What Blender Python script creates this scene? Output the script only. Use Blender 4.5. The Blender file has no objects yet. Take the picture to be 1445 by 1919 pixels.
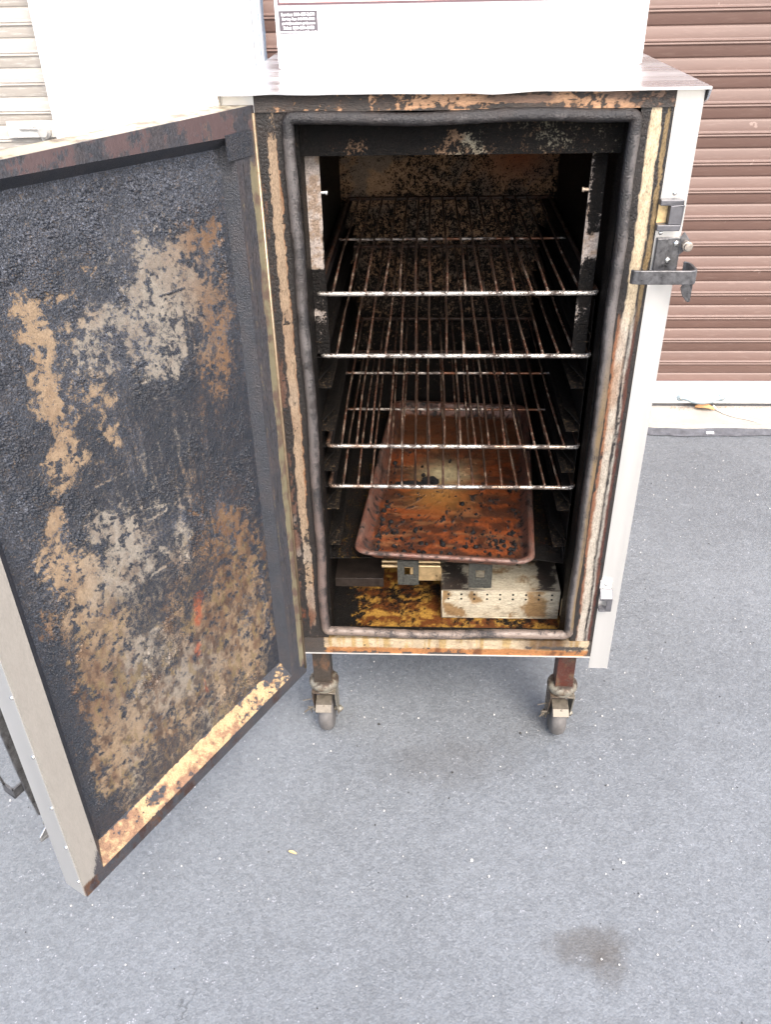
import bpy, bmesh, math, random
import numpy as np
from mathutils import Vector, Matrix
random.seed(4)
R = math.radians
SC = bpy.context.scene
COL = SC.collection

# ---------------------------------------------------------------- camera
cam_d = bpy.data.cameras.new('camera'); cam = bpy.data.objects.new('camera', cam_d); COL.objects.link(cam)
cam_d.sensor_fit = 'VERTICAL'; cam_d.sensor_height = 24.0; cam_d.lens = 19.936
cam_d.clip_start = .02; cam_d.clip_end = 500
_r = Vector((0.99893658, 0.04232099, -0.01829323)); _u = Vector((-0.00803268, 0.55045511, 0.83482612)); _f = Vector((-0.04540027, 0.83379141, -0.55020969))
cam.matrix_world = Matrix.Translation((-.0714, -1.2911, 1.5)) @ Matrix((_r, _u, -_f)).transposed().to_4x4()
SC.camera = cam
# ---------------------------------------------------------------- world and sun
SUN_EL, SUN_AZ = 47.0, 158.0      # azimuth measured from +Y towards +X
world = bpy.data.worlds.new('World'); SC.world = world; world.use_nodes = True
wn = world.node_tree; bg = wn.nodes['Background']
sky = wn.nodes.new('ShaderNodeTexSky'); sky.sky_type = 'NISHITA'; sky.sun_disc = False
sky.sun_elevation = R(SUN_EL); sky.sun_rotation = R(SUN_AZ); sky.dust_density = 4.0; sky.air_density = 1.0; sky.ozone_density = .6
wn.links.new(sky.outputs[0], bg.inputs[0]); bg.inputs[1].default_value = .15
sd = bpy.data.lights.new('sun', 'SUN'); sd.energy = 1.05; sd.angle = R(28); sd.color = (1, .955, .89)
sun = bpy.data.objects.new('sun', sd); COL.objects.link(sun)
_d = Vector((math.sin(R(SUN_AZ))*math.cos(R(SUN_EL)), math.cos(R(SUN_AZ))*math.cos(R(SUN_EL)), math.sin(R(SUN_EL))))
sun.rotation_euler = _d.to_track_quat('Z', 'Y').to_euler(); sun.location = _d*6
vs = SC.view_settings; vs.view_transform = 'Standard'; vs.look = 'None'; vs.gamma = 1; vs.use_curve_mapping = False; vs.exposure = 1.98

# ---------------------------------------------------------------- noise (vectorised value noise) for stain layouts
def _h(ix, iy, iz, s):
    n = (ix*374761393 + iy*668265263 + iz*2147483647 + s*974634777) & 0xffffffff
    n = ((n ^ (n >> 13))*1274126177) & 0xffffffff
    n = ((n ^ (n >> 16))*2246822519) & 0xffffffff
    return ((n ^ (n >> 15)) & 0xffff)/65535.0
def vn(P, sc, seed=0):
    Q = P*sc; I = np.floor(Q).astype(np.int64); F = Q-I; F = F*F*(3-2*F)
    r = 0
    for a in (0, 1):
        wx = F[:, 0] if a else 1-F[:, 0]
        for b in (0, 1):
            wy = F[:, 1] if b else 1-F[:, 1]
            for c in (0, 1):
                wz = F[:, 2] if c else 1-F[:, 2]
                r = r+wx*wy*wz*_h(I[:, 0]+a, I[:, 1]+b, I[:, 2]+c, seed)
    return r
def fb(P, sc, octv=4, seed=0, st=(1, 1, 1)):
    P = np.asarray(P)*np.array(st); r = 0; am = .5; t = 0
    for o in range(octv):
        r = r+am*vn(P+o*3.17, sc*2**o, seed+o*7); t += am; am *= .70
    return .5+(r/t-.5)*1.6
def sm(a, b, x):
    t = np.clip((x-a)/(b-a), 0, 1); return t*t*(3-2*t)
def mixc(A, B, t):
    return A*(1-t[:, None])+B*t[:, None]
def S(r, g, b, k=1.0):                       # 8-bit display colour -> linear, times k
    f = lambda c: (c/255/12.92 if c/255 <= .04045 else ((c/255+.055)/1.055)**2.4)*k
    return np.array([f(r), f(g), f(b)])

# ---------------------------------------------------------------- mesh building
class MB:
    def __init__(s): s.v = []; s.f = []; s.m = []; s.mi = 0
    def add(s, vs_, fs):
        o = len(s.v); s.v += [tuple(map(float, p)) for p in vs_]; s.f += [tuple(i+o for i in f) for f in fs]; s.m += [s.mi]*len(fs); return s
    def quad(s, a, b, c, d, res=None):
        a, b, c, d = map(np.array, (a, b, c, d))
        if not res: return s.add([a, b, c, d], [(0, 1, 2, 3)])
        nu = max(1, int(round(max(np.linalg.norm(b-a), np.linalg.norm(c-d))/res))); nv = max(1, int(round(max(np.linalg.norm(d-a), np.linalg.norm(c-b))/res)))
        U, V = np.meshgrid(np.linspace(0, 1, nu+1), np.linspace(0, 1, nv+1)); U = U.ravel()[:, None]; V = V.ravel()[:, None]
        P = a*(1-U)*(1-V)+b*U*(1-V)+c*U*V+d*(1-U)*V; w = nu+1
        return s.add(P, [(j*w+i, j*w+i+1, (j+1)*w+i+1, (j+1)*w+i) for j in range(nv) for i in range(nu)])
    def box(s, x0, x1, y0, y1, z0, z1, res=None, skip='', T=None):
        c = [(x, y, z) for x in (x0, x1) for y in (y0, y1) for z in (z0, z1)]
        if T: c = [T(*p) for p in c]
        F = {'l': (1, 3, 2, 0), 'r': (4, 6, 7, 5), 'f': (0, 4, 5, 1), 'k': (3, 7, 6, 2), 'd': (2, 6, 4, 0), 'u': (1, 5, 7, 3)}
        for k, q in F.items():
            if k in skip: continue
            s.quad(*[c[i] for i in q], res=res)
        return s
    def prism(s, pts, ax, a0, a1, T=None):   # polygon pts (2D) extruded along axis ax
        n = len(pts)
        def mk(p, a):
            q = list(p); q.insert(ax, a); return T(*q) if T else tuple(q)
        vs_ = [mk(p, a0) for p in pts]+[mk(p, a1) for p in pts]
        fs = [tuple(range(n))[::-1], tuple(range(n, 2*n))]+[(i, (i+1) % n, n+(i+1) % n, n+i) for i in range(n)]
        return s.add(vs_, fs)
    def tube(s, pts, r, seg=8, closed=False, cap=True):
        pts = [Vector(p) for p in pts]; n = len(pts); vs_ = []; fs = []
        rr = r if isinstance(r, (list, tuple)) else [r]*n
        up = None
        for i, p in enumerate(pts):
            a = pts[(i-1) % n] if (closed or i > 0) else p; b = pts[(i+1) % n] if (closed or i < n-1) else p
            t = (b-a).normalized()
            if up is None: up = t.orthogonal().normalized()
            up = (up-t*up.dot(t)); up = up.normalized() if up.length > 1e-6 else t.orthogonal().normalized()
            w = t.cross(up)
            for k in range(seg):
                an = 2*math.pi*k/seg; vs_.append(p+(up*math.cos(an)+w*math.sin(an))*rr[i])
        for i in range(n if closed else n-1):
            j = (i+1) % n
            for k in range(seg): fs.append((i*seg+k, i*seg+(k+1) % seg, j*seg+(k+1) % seg, j*seg+k))
        if not closed and cap:
            fs.append(tuple(range(seg))[::-1]); fs.append(tuple((n-1)*seg+k for k in range(seg)))
        return s.add(vs_, fs)
    def lathe(s, c, ax, prof, seg=24, T=None):   # prof: (offset along axis, radius)
        vs_ = []; fs = []; ax = Vector(ax).normalized(); e = ax.orthogonal().normalized(); g = ax.cross(e); c = Vector(c)
        for (h, r) in prof:
            for k in range(seg):
                a = 2*math.pi*k/seg; vs_.append(c+ax*h+(e*math.cos(a)+g*math.sin(a))*r)
        for i in range(len(prof)-1):
            for k in range(seg): fs.append((i*seg+k, i*seg+(k+1) % seg, (i+1)*seg+(k+1) % seg, (i+1)*seg+k))
        fs.append(tuple(range(seg))[::-1]); fs.append(tuple((len(prof)-1)*seg+k for k in range(seg)))
        return s.add(vs_, fs)
    def build(s, name, mat, parent=None, paint=None, smooth=False, weld=True, bev=0, disp=None, recalc=True, auto=None):
        me = bpy.data.meshes.new(name); me.from_pydata(s.v, [], s.f)
        mats = mat if isinstance(mat, (list, tuple)) else [mat]
        for m in mats: me.materials.append(m)
        if len(mats) > 1: me.polygons.foreach_set('material_index', s.m)
        if weld or recalc:
            bm = bmesh.new(); bm.from_mesh(me)
            if weld: bmesh.ops.remove_doubles(bm, verts=bm.verts, dist=2e-5)
            if recalc: bmesh.ops.recalc_face_normals(bm, faces=bm.faces)
            bm.to_mesh(me); bm.free()
        n = len(me.vertices)
        if paint or disp:
            P = np.zeros(n*3); me.vertices.foreach_get('co', P); P = P.reshape(-1, 3)
        if paint:
            r = paint(P); put(me, r)
        if disp:
            D_ = disp(P); me.vertices.foreach_set('co', (P+D_).ravel()); me.update()
        if smooth or auto: me.polygons.foreach_set('use_smooth', [True]*len(me.polygons))
        if auto:
            try: me.set_sharp_from_angle(angle=R(auto))
            except Exception: pass
        o = bpy.data.objects.new(name, me); COL.objects.link(o)
        if parent: par(o, parent)
        if bev:
            b = o.modifiers.new('bevel', 'BEVEL'); b.width = bev; b.segments = 2; b.limit_method = 'ANGLE'; b.angle_limit = R(40)
        return o
def put(me, r):
    n = len(me.vertices)
    c = r.get('col')
    if c is not None:
        a = me.color_attributes.new('stain', 'FLOAT_COLOR', 'POINT'); q = np.ones((n, 4)); q[:, :3] = np.clip(c, 0, 1); a.data.foreach_set('color', q.ravel())
    for k in ('soot', 'metal', 'dust_haze'):
        v = r.get(k)
        if v is None: continue
        a = me.attributes.new(k, 'FLOAT', 'POINT'); a.data.foreach_set('value', np.broadcast_to(np.asarray(v, float), (n,)).copy())
def par(o, p):
    bpy.context.view_layer.update() if False else None
    o.parent = p; o.matrix_parent_inverse = WM[p.name].inverted() if p.name in WM else Matrix()
WM = {}
def thing(name, label, cat, loc=(0, 0, 0), group=None):
    o = bpy.data.objects.new(name, None); COL.objects.link(o); o.location = loc; o.empty_display_size = .05
    WM[o.name] = Matrix.Translation(loc); o['label'] = label; o['category'] = cat
    if group: o['group'] = group
    return o
def tag(o, label, cat, group=None):
    o['label'] = label; o['category'] = cat
    if group: o['group'] = group
    return o
def struct(o): o['kind'] = 'structure'; return o

# ---------------------------------------------------------------- materials
def newmat(name):
    m = bpy.data.materials.new(name); m.use_nodes = True; nt = m.node_tree; return m, nt, nt.nodes['Principled BSDF']
def nd(nt, t, **k):
    n = nt.nodes.new(t)
    for a, b in k.items(): setattr(n, a, b)
    return n
def tex(nt, sc, det=6, rough=.6, st=(1, 1, 1), kind='noise', off=0):
    tc = nd(nt, 'ShaderNodeTexCoord'); mp = nd(nt, 'ShaderNodeMapping'); mp.inputs['Scale'].default_value = st; mp.inputs['Location'].default_value = (off, off*.7, off*1.3)
    nt.links.new(tc.outputs['Object'], mp.inputs[0])
    if kind == 'noise':
        n = nd(nt, 'ShaderNodeTexNoise'); n.inputs['Scale'].default_value = sc; n.inputs['Detail'].default_value = det; n.inputs['Roughness'].default_value = rough
        nt.links.new(mp.outputs[0], n.inputs['Vector']); return n.outputs['Fac']
    n = nd(nt, 'ShaderNodeTexVoronoi'); n.inputs['Scale'].default_value = sc; nt.links.new(mp.outputs[0], n.inputs['Vector']); return n.outputs['Distance'] if kind == 'vor' else n.outputs['Color']
def val(nt, x, sock):
    if isinstance(x, (int, float)): sock.default_value = x
    else: nt.links.new(x, sock)
def M(nt, op, a, b=0.0, c=0.0, clamp=False):
    n = nd(nt, 'ShaderNodeMath', operation=op, use_clamp=clamp); val(nt, a, n.inputs[0]); val(nt, b, n.inputs[1]); val(nt, c, n.inputs[2]); return n.outputs[0]
def MR(nt, x, a, b, c=0.0, d=1.0, st='SMOOTHSTEP'):
    n = nd(nt, 'ShaderNodeMapRange', interpolation_type=st); val(nt, x, n.inputs[0])
    for i, q in enumerate((a, b, c, d)): val(nt, q, n.inputs[i+1])
    return n.outputs[0]
def MX(nt, f, a, b, blend='MIX'):
    n = nd(nt, 'ShaderNodeMix', data_type='RGBA', blend_type=blend); val(nt, f, n.inputs[0])
    for q, s in ((a, n.inputs[6]), (b, n.inputs[7])):
        if hasattr(q, 'links'): nt.links.new(q, s)
        else: s.default_value = (*[float(v) for v in q[:3]], 1)
    return n.outputs[2]
def GR(nt, x):
    n = nd(nt, 'ShaderNodeCombineColor'); [nt.links.new(x, n.inputs[i]) for i in range(3)]; return n.outputs[0]
def bump(nt, bs, h, strength, dist, prev=None):
    b = nd(nt, 'ShaderNodeBump'); b.inputs['Strength'].default_value = strength; b.inputs['Distance'].default_value = dist; nt.links.new(h, b.inputs['Height'])
    if prev is not None: nt.links.new(prev, b.inputs['Normal'])
    nt.links.new(b.outputs[0], bs.inputs['Normal']); return b.outputs[0]
def plain(name, col, rough=.5, metal=0., var=.25, sc=40, bstr=.15, bsc=300, bd=.001, st=(1, 1, 1), spec=.5, rvar=.2):
    m, nt, bs = newmat(name)
    n1 = tex(nt, sc, 6, .65, st); n2 = tex(nt, bsc, 3, .6, st)
    k = MR(nt, n1, .25, .75, 1-var, 1+var, 'LINEAR')
    nt.links.new(MX(nt, 1.0, col, GR(nt, k), 'MULTIPLY'), bs.inputs['Base Color'])
    nt.links.new(MR(nt, n1, .3, .7, max(.03, rough-rvar/2), min(1, rough+rvar/2), 'LINEAR'), bs.inputs['Roughness'])
    bs.inputs['Metallic'].default_value = metal; bs.inputs['Specular IOR Level'].default_value = spec
    bump(nt, bs, n2, bstr, bd); return m
def sooty(name, sc=60, amp=.5, fine=450, soot=(.022, .025, .032), crough=.42, grain=220, gd=.0012, spec=.5, st=(1, 1, 1), srough=.5, edge=.05, sootvar=.7, gst=.8, sv=(.45, 1.30)):
    """stain attribute (bare surface) under a burnt-on coat whose cover comes from the soot attribute + noise"""
    m, nt, bs = newmat(name)
    at = nd(nt, 'ShaderNodeAttribute', attribute_name='stain'); so = nd(nt, 'ShaderNodeAttribute', attribute_name='soot').outputs['Fac']; me_ = nd(nt, 'ShaderNodeAttribute', attribute_name='metal').outputs['Fac']
    n1 = tex(nt, sc, 8, .68, st); n2 = tex(nt, fine, 4, .7, st, off=3.1); n3 = tex(nt, sc*.35, 5, .6, off=7.7); v = tex(nt, grain, kind='vor'); v2 = tex(nt, grain*2.3, kind='vor', off=2.)
    n1 = MR(nt, n1, .30, .70, 0, 1, 'LINEAR'); n2 = MR(nt, n2, .33, .67, 0, 1, 'LINEAR')
    f = M(nt, 'ADD', so, M(nt, 'MULTIPLY', M(nt, 'SUBTRACT', n1, .5), amp*.5)); f = M(nt, 'ADD', f, M(nt, 'MULTIPLY', M(nt, 'SUBTRACT', n2, .5), amp*.55))
    mask = MR(nt, f, .5-edge, .5+edge)
    st_ = MX(nt, 1.0, at.outputs['Color'], GR(nt, MR(nt, M(nt, 'ADD', M(nt, 'MULTIPLY', n2, .6), M(nt, 'MULTIPLY', n1, .4)), .15, .85, sv[0], sv[1], 'LINEAR')), 'MULTIPLY')
    sk = MR(nt, M(nt, 'ADD', M(nt, 'MULTIPLY', n3, .5), M(nt, 'MULTIPLY', n2, .5)), .2, .8, 1-sootvar, 1+sootvar, 'LINEAR')
    du = nd(nt, 'ShaderNodeAttribute', attribute_name='dust_haze').outputs['Fac']
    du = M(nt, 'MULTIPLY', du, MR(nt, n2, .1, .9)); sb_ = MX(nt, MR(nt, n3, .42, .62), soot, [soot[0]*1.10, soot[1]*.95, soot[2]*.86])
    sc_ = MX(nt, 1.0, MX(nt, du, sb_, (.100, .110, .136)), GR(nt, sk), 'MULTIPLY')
    nt.links.new(MX(nt, mask, st_, sc_), bs.inputs['Base Color'])
    inv = M(nt, 'SUBTRACT', 1.0, mask)
    nt.links.new(M(nt, 'MULTIPLY', me_, inv), bs.inputs['Metallic'])
    ro = M(nt, 'ADD', M(nt, 'MULTIPLY', mask, crough), M(nt, 'MULTIPLY', inv, srough))
    nt.links.new(M(nt, 'ADD', ro, M(nt, 'MULTIPLY', M(nt, 'SUBTRACT', n2, .5), .28)), bs.inputs['Roughness'])
    g = M(nt, 'ADD', M(nt, 'MULTIPLY', v, -1.0), M(nt, 'MULTIPLY', v2, -.5)); g = M(nt, 'ADD', g, n2)
    h = M(nt, 'MULTIPLY', mask, M(nt, 'ADD', M(nt, 'MULTIPLY', g, 1.0), .9))
    h = M(nt, 'ADD', h, M(nt, 'MULTIPLY', inv, M(nt, 'MULTIPLY', n2, .35)))
    bs.inputs['Specular IOR Level'].default_value = spec
    bump(nt, bs, h, gst, gd); return m

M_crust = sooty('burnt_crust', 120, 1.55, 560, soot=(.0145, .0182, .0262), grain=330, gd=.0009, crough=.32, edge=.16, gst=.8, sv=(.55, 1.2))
M_edge = sooty('door_steel', 90, .6, 500, soot=(.028, .029, .035), crough=.5, st=(1.6, 1.6, .35), gd=.0006, srough=.42, sv=(.86, 1.08), gst=.5)
M_trim = sooty('sooted_steel', 90, .55, 500, soot=(.011, .0095, .009), crough=.42, st=(1.6, 1.6, .45), gd=.0008, srough=.38)
M_trimh = sooty('sooted_steel_scratched', 90, .6, 500, soot=(.026, .021, .018), crough=.5, st=(.35, 1.6, 1.6), gd=.0008, srough=.42)
M_int = sooty('charred_interior', 140, 1.25, 330, soot=(.0042, .0038, .0036), crough=.50, grain=200, gd=.0016, edge=.10, gst=.9, spec=.16)
M_rust = sooty('rusty_pan', 90, .6, 500, soot=(.012, .010, .010), crough=.3, grain=150, gd=.0012, srough=.36, edge=.04)
M_rack = sooty('burnt_chrome_rod', 130, 1.5, 600, soot=(.022, .013, .009), crough=.45, grain=500, gd=.0005, srough=.22, edge=.1)
M_gask = sooty('silicone_gasket', 60, 1.3, 380, soot=(.014, .013, .014), crough=.40, grain=380, gd=.0008, srough=.40, edge=.28, sv=(.6, 1.15))
M_cast = sooty('grimy_zinc', 90, .9, 500, soot=(.030, .022, .016), crough=.6, grain=300, gd=.0006, srough=.42, edge=.12)
M_steel = plain('brushed_stainless', (.55, .54, .52), .36, .75, .06, 30, .10, 500, .0004, st=(1, 1, .06))
M_steelh = plain('brushed_stainless_lid', (.66, .66, .68), .27, .88, .06, 14, .08, 300, .0006, st=(.06, 1, 1))
M_black = plain('black_oxide_steel', (.10, .10, .105), .36, .7, .6, 120, .3, 500, .0004)
M_dgrey = plain('cast_catch', (.10, .10, .11), .45, .5, .2, 120, .3, 400, .0004)
M_zinc = plain('zinc_bolt', (.75, .74, .70), .25, 1., .15, 200, .2, 700, .0003)

# ================================================================ SETTING
def asphalt():
    m, nt, bs = newmat('asphalt')
    big = tex(nt, 1.3, 5, .6); mid = tex(nt, 16, 6, .6); fine = MR(nt, tex(nt, 230, 5, .75), .32, .68, .32, .68, 'LINEAR'); v = tex(nt, 210, kind='vor'); vc = tex(nt, 150, kind='vorc'); v2 = tex(nt, 95, kind='vor', off=5)
    k = M(nt, 'ADD', MR(nt, big, .32, .68, .88, 1.14, 'LINEAR'), MR(nt, mid, .3, .7, -.06, .06, 'LINEAR'))
    k = M(nt, 'MULTIPLY', k, MR(nt, fine, .3, .7, .78, 1.22, 'LINEAR'))
    sep = nd(nt, 'ShaderNodeSeparateColor'); nt.links.new(vc, sep.inputs[0])
    k = M(nt, 'MULTIPLY', k, MR(nt, sep.outputs[0], 0, 1, .86, 1.14, 'LINEAR'))
    chip = M(nt, 'MULTIPLY', MR(nt, sep.outputs[1], .94, .965), MR(nt, v, .42, .22))
    # greasy stain by the machine and a faint darker patch under its front
    tc = nd(nt, 'ShaderNodeTexCoord'); sx = nd(nt, 'ShaderNodeSeparateXYZ'); nt.links.new(tc.outputs['Object'], sx.inputs[0])
    def blob(cx, cy, rx, ry, amp, e0, e1):
        a = M(nt, 'DIVIDE', M(nt, 'SUBTRACT', sx.outputs[0], cx), rx); b = M(nt, 'DIVIDE', M(nt, 'SUBTRACT', sx.outputs[1], cy), ry)
        d = M(nt, 'SQRT', M(nt, 'ADD', M(nt, 'MULTIPLY', a, a), M(nt, 'MULTIPLY', b, b)))
        d = M(nt, 'ADD', d, M(nt, 'MULTIPLY', M(nt, 'SUBTRACT', mid, .5), 1.6))
        return M(nt, 'MULTIPLY', MR(nt, d, e0, e1, 1, 0), amp)
    s = M(nt, 'ADD', blob(.225, -.425, .062, .036, .30, .5, 1.45), blob(.262, -.468, .036, .034, .22, .4, 1.5))
    s = M(nt, 'MINIMUM', s, .45)
    s = M(nt, 'ADD', s, blob(-.02, -.02, .16, .07, .13, .3, 1.4))
    k = M(nt, 'MULTIPLY', k, M(nt, 'SUBTRACT', 1.0, s))
    # hairline cracks, only here and there
    ve = nd(nt, 'ShaderNodeTexVoronoi', feature='DISTANCE_TO_EDGE'); ve.inputs['Scale'].default_value = 2.3
    wn_ = nd(nt, 'ShaderNodeTexNoise'); wn_.inputs['Scale'].default_value = 7; wn_.inputs['Detail'].default_value = 8; nt.links.new(tc.outputs['Object'], wn_.inputs['Vector'])
    mv = nd(nt, 'ShaderNodeMix', data_type='VECTOR'); mv.inputs[0].default_value = .22; nt.links.new(tc.outputs['Object'], mv.inputs[4]); nt.links.new(wn_.outputs['Color'], mv.inputs[5]); nt.links.new(mv.outputs[1], ve.inputs['Vector'])
    cr_ = M(nt, 'MULTIPLY', MR(nt, ve.outputs['Distance'], .0008, .0035, 1, 0), MR(nt, tex(nt, 1.9, 3, .5, off=9), .54, .62))
    k = M(nt, 'MULTIPLY', k, M(nt, 'SUBTRACT', 1.0, M(nt, 'MULTIPLY', cr_, .35)))
    c = MX(nt, 1.0, (.116, .127, .140), GR(nt, k), 'MULTIPLY')
    c = MX(nt, M(nt, 'MULTIPLY', s, .9), c, (.085, .070, .055))
    c = MX(nt, chip, c, (.24, .25, .275))
    nt.links.new(c, bs.inputs['Base Color'])
    nt.links.new(MR(nt, sep.outputs[2], 0, 1, .42, .85, 'LINEAR'), bs.inputs['Roughness'])
    h = M(nt, 'ADD', M(nt, 'MULTIPLY', v, -.6), M(nt, 'MULTIPLY', fine, 1.0)); bump(nt, bs, h, .55, .0020)
    return m
g = MB(); g.quad((-40, -40, 0), (40, -40, 0), (40, 40, 0), (-40, 40, 0)); struct(g.build('asphalt_ground', asphalt(), weld=False, recalc=False))

def concrete():
    m, nt, bs = newmat('pale_concrete'); n = tex(nt, 9, 7, .65); f = tex(nt, 260, 4, .7); n2 = tex(nt, 55, 5, .7)
    k = M(nt, 'MULTIPLY', MR(nt, n, .3, .7, .86, 1.1, 'LINEAR'), MR(nt, f, .3, .7, .9, 1.08, 'LINEAR'))
    c = MX(nt, 1.0, (.31, .295, .27), GR(nt, k), 'MULTIPLY'); c = MX(nt, MR(nt, n2, .66, .76), c, (.22, .17, .12))
    nt.links.new(c, bs.inputs['Base Color']); bs.inputs['Roughness'].default_value = .85; bump(nt, bs, f, .4, .001); return m
M_conc = concrete()
# apron with a slightly wavering front edge
b = MB(); xs = np.linspace(-4, 4, 260); px = np.stack([xs, 0*xs, 0*xs], 1)
fy = 1.566+(fb(px, 3.0, 4, 3)-.5)*.035-.012*xs
for i in range(len(xs)-1):
    a, c = xs[i], xs[i+1]
    b.add([(a, fy[i], .029), (c, fy[i+1], .029), (c, 2.0, .031), (a, 2.0, .031), (a, fy[i]-.004, -.01), (c, fy[i+1]-.004, -.01)], [(0, 1, 2, 3), (4, 5, 1, 0)])
struct(b.build('concrete_apron', M_conc))
# dark tar seam of asphalt against the apron
b = MB()
f2 = fy-.042-(fb(px, 5.0, 4, 9)-.5)*.03
for i in range(len(xs)-1):
    a, c = xs[i], xs[i+1]; b.add([(a, f2[i], .004), (c, f2[i+1], .004), (c, fy[i+1]-.002, .014), (a, fy[i]-.002, .014)], [(0, 1, 2, 3)])
struct(b.build('asphalt_seam', plain('dark_tar', (.075, .078, .09), .75, 0, .5, 45, .8, 180, .003)))

# ---- building wall round the doors
def white_wall():
    m, nt, bs = newmat('white_painted_steel'); n = tex(nt, 4, 6, .6); f = tex(nt, 90, 4, .6)
    nt.links.new(MX(nt, 1.0, (.82, .82, .81), GR(nt, MR(nt, n, .3, .7, .95, 1.03, 'LINEAR')), 'MULTIPLY'), bs.inputs['Base Color'])
    bs.inputs['Roughness'].default_value = .45; bump(nt, bs, f, .15, .001); return m
M_white = white_wall()
w = thing('storage_building', 'white storage building front with a brown and a grey-beige roll-up door behind the smoker', 'building', (-.93, 1.75, 0))
b = MB(); b.box(-1.262, -.598, 1.60, 2.0, .028, 2.45, res=None); b.build('pillar', M_white, w, bev=.006)
b = MB(); b.box(2.45, 3.1, 1.60, 2.0, .028, 2.45); b.build('pillar', M_white, w, bev=.006)
b = MB(); b.box(-4.2, -3.75, 1.60, 2.0, .028, 2.45); b.build('pillar', M_white, w, bev=.006)
b = MB(); b.box(-4.2, 3.1, 1.605, 2.0, 2.453, 5.6); b.build('wall', M_white, w)  # unseen upper wall, made taller to block sky and darken the far ground
b = MB(); b.box(-.596, -.580, 1.615, 1.69, .03, 2.45); b.box(-.580, -.574, 1.635, 1.66, .03, 2.45)
b.build('door_track', plain('blue_grey_track', (.50, .56, .64), .4, .3, .1), w, bev=.001)
# ---- roll-up doors
def curtain_mat(name, col, dirt, amt):
    m, nt, bs = newmat(name); n = tex(nt, 5, 7, .65, (.6, 1, 3)); f = tex(nt, 60, 6, .7, (.25, 1, 2)); fl = tex(nt, 28, 4, .6); fx = tex(nt, 500, 2)
    c = MX(nt, 1.0, col, GR(nt, MR(nt, n, .3, .7, .9, 1.1, 'LINEAR')), 'MULTIPLY')
    c = MX(nt, M(nt, 'MULTIPLY', MR(nt, f, .5, .75), amt), c, dirt); c = MX(nt, M(nt, 'MULTIPLY', MR(nt, fl, .70, .73), .8), c, dirt)
    nt.links.new(c, bs.inputs['Base Color']); bs.inputs['Roughness'].default_value = .52; bump(nt, bs, fx, .1, .0005); return m
def curtain(x0, x1, y, z0, z1, off, pitch=.0875, dep=.0075, bead=.0055):
    b = MB(); zs = []; ys = []
    z = z0
    while z < z1:
        t = ((z-off) % pitch)/pitch            # 0 at bead centre
        if t > .5: t2 = 1-t                    # below the next bead above
        tt = t if t <= .5 else 1-t
        yy = 0
        if tt < .10: yy = -bead*(.55+.45*math.cos((tt-.05)/.05*math.pi)) if tt > .02 else -bead*.35
        else: yy = dep*((tt-.10)/.40)**1.5+(.0022 if tt > .475 else 0)
        zs.append(z); ys.append(y+yy); z += pitch/44
    nx = 8
    for i in range(len(zs)): 
        for j in range(nx+1): b.v.append((x0+(x1-x0)*j/nx, ys[i], zs[i]))
    for i in range(len(zs)-1):
        for j in range(nx): b.f.append((i*(nx+1)+j, i*(nx+1)+j+1, (i+1)*(nx+1)+j+1, (i+1)*(nx+1)+j)); b.m.append(0)
    return b
d = curtain(-.575, 2.45, 1.70, .128, 2.45, .2017).build('rollup_door', curtain_mat('brown_curtain', (.098, .056, .045), (.19, .135, .115), .30), w, smooth=True, weld=False); d['label'] = 'brown corrugated roll-up door'
b = MB(); b.box(-.575, 2.45, 1.682, 1.712, .044, .1265); b.build('bottom_bar', M_white, d, bev=.003)
b = MB(); b.box(-.575, 2.45, 1.688, 1.706, .0315, .0438); b.build('rubber_seal', plain('dark_seal', (.05, .05, .055), .7), d)
b = MB()      # pull handle: two flared ears and a bowed grip
b.tube([(.900, 1.676, .0705), (.918, 1.668, .070), (.938, 1.660, .064), (.972, 1.656, .0615), (1.006, 1.660, .064), (1.028, 1.668, .070), (1.046, 1.676, .0705)], [.009, .008, .0085, .0095, .0085, .008, .009], 10)
for x in (.897, 1.050): b.lathe((x, 1.681, .0708), (0, -1, 0), [(0, .016), (.005, .015), (.008, .011)], 20)
hd = b.build('pull_handle', plain('pale_blue_zinc', (.27, .33, .37), .38, .4, .15, 60), d, smooth=True, auto=45)
b = MB()
for x in (.897, 1.050):
    b = MB(); b.lathe((x, 1.673, .0708), (0, -1, 0), [(0, .0062), (.003, .0055), (.005, .002)], 14); b.build('handle_bolt', M_zinc, d, smooth=True)
d = curtain(-3.76, -1.262, 1.685, .128, 2.45, .250, .0835).build('rollup_door', curtain_mat('grey_beige_curtain', (.30, .275, .245), (.62, .60, .57), .6), w, smooth=True, weld=False); d['label'] = 'grey-beige corrugated roll-up door'
b = MB(); b.box(-3.76, -1.262, 1.672, 1.697, .0315, .1265); b.build('bottom_bar', M_white, d, bev=.003)
b = MB(); b.box(-1.442, -1.27, 1.660, 1.664, 1.012, 1.062)
lt = b.build('latch_plate', plain('galvanised_latch', (.62, .60, .56), .4, .5, .2, 60), d, bev=.001)
b = MB(); b.tube([(-1.40, 1.654, 1.040), (-1.30, 1.654, 1.038)], .0045, 10); b.tube([(-1.325, 1.648, 1.050), (-1.322, 1.640, 1.030), (-1.325, 1.650, 1.006)], .006, 8)
b.lathe((-1.316, 1.659, 1.030), (0, -1, 0), [(0, .020), (.014, .021), (.018, .016), (.026, .014)], 20)
b.build('slide_bolt', plain('galvanised_bolt', (.50, .48, .45), .35, .6, .2, 60), d, smooth=True, auto=40)
b = MB(); b.box(-1.40, -1.345, 1.655, 1.6595, 1.036, 1.044); b.build('bolt_slot', M_black, d)

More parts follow.
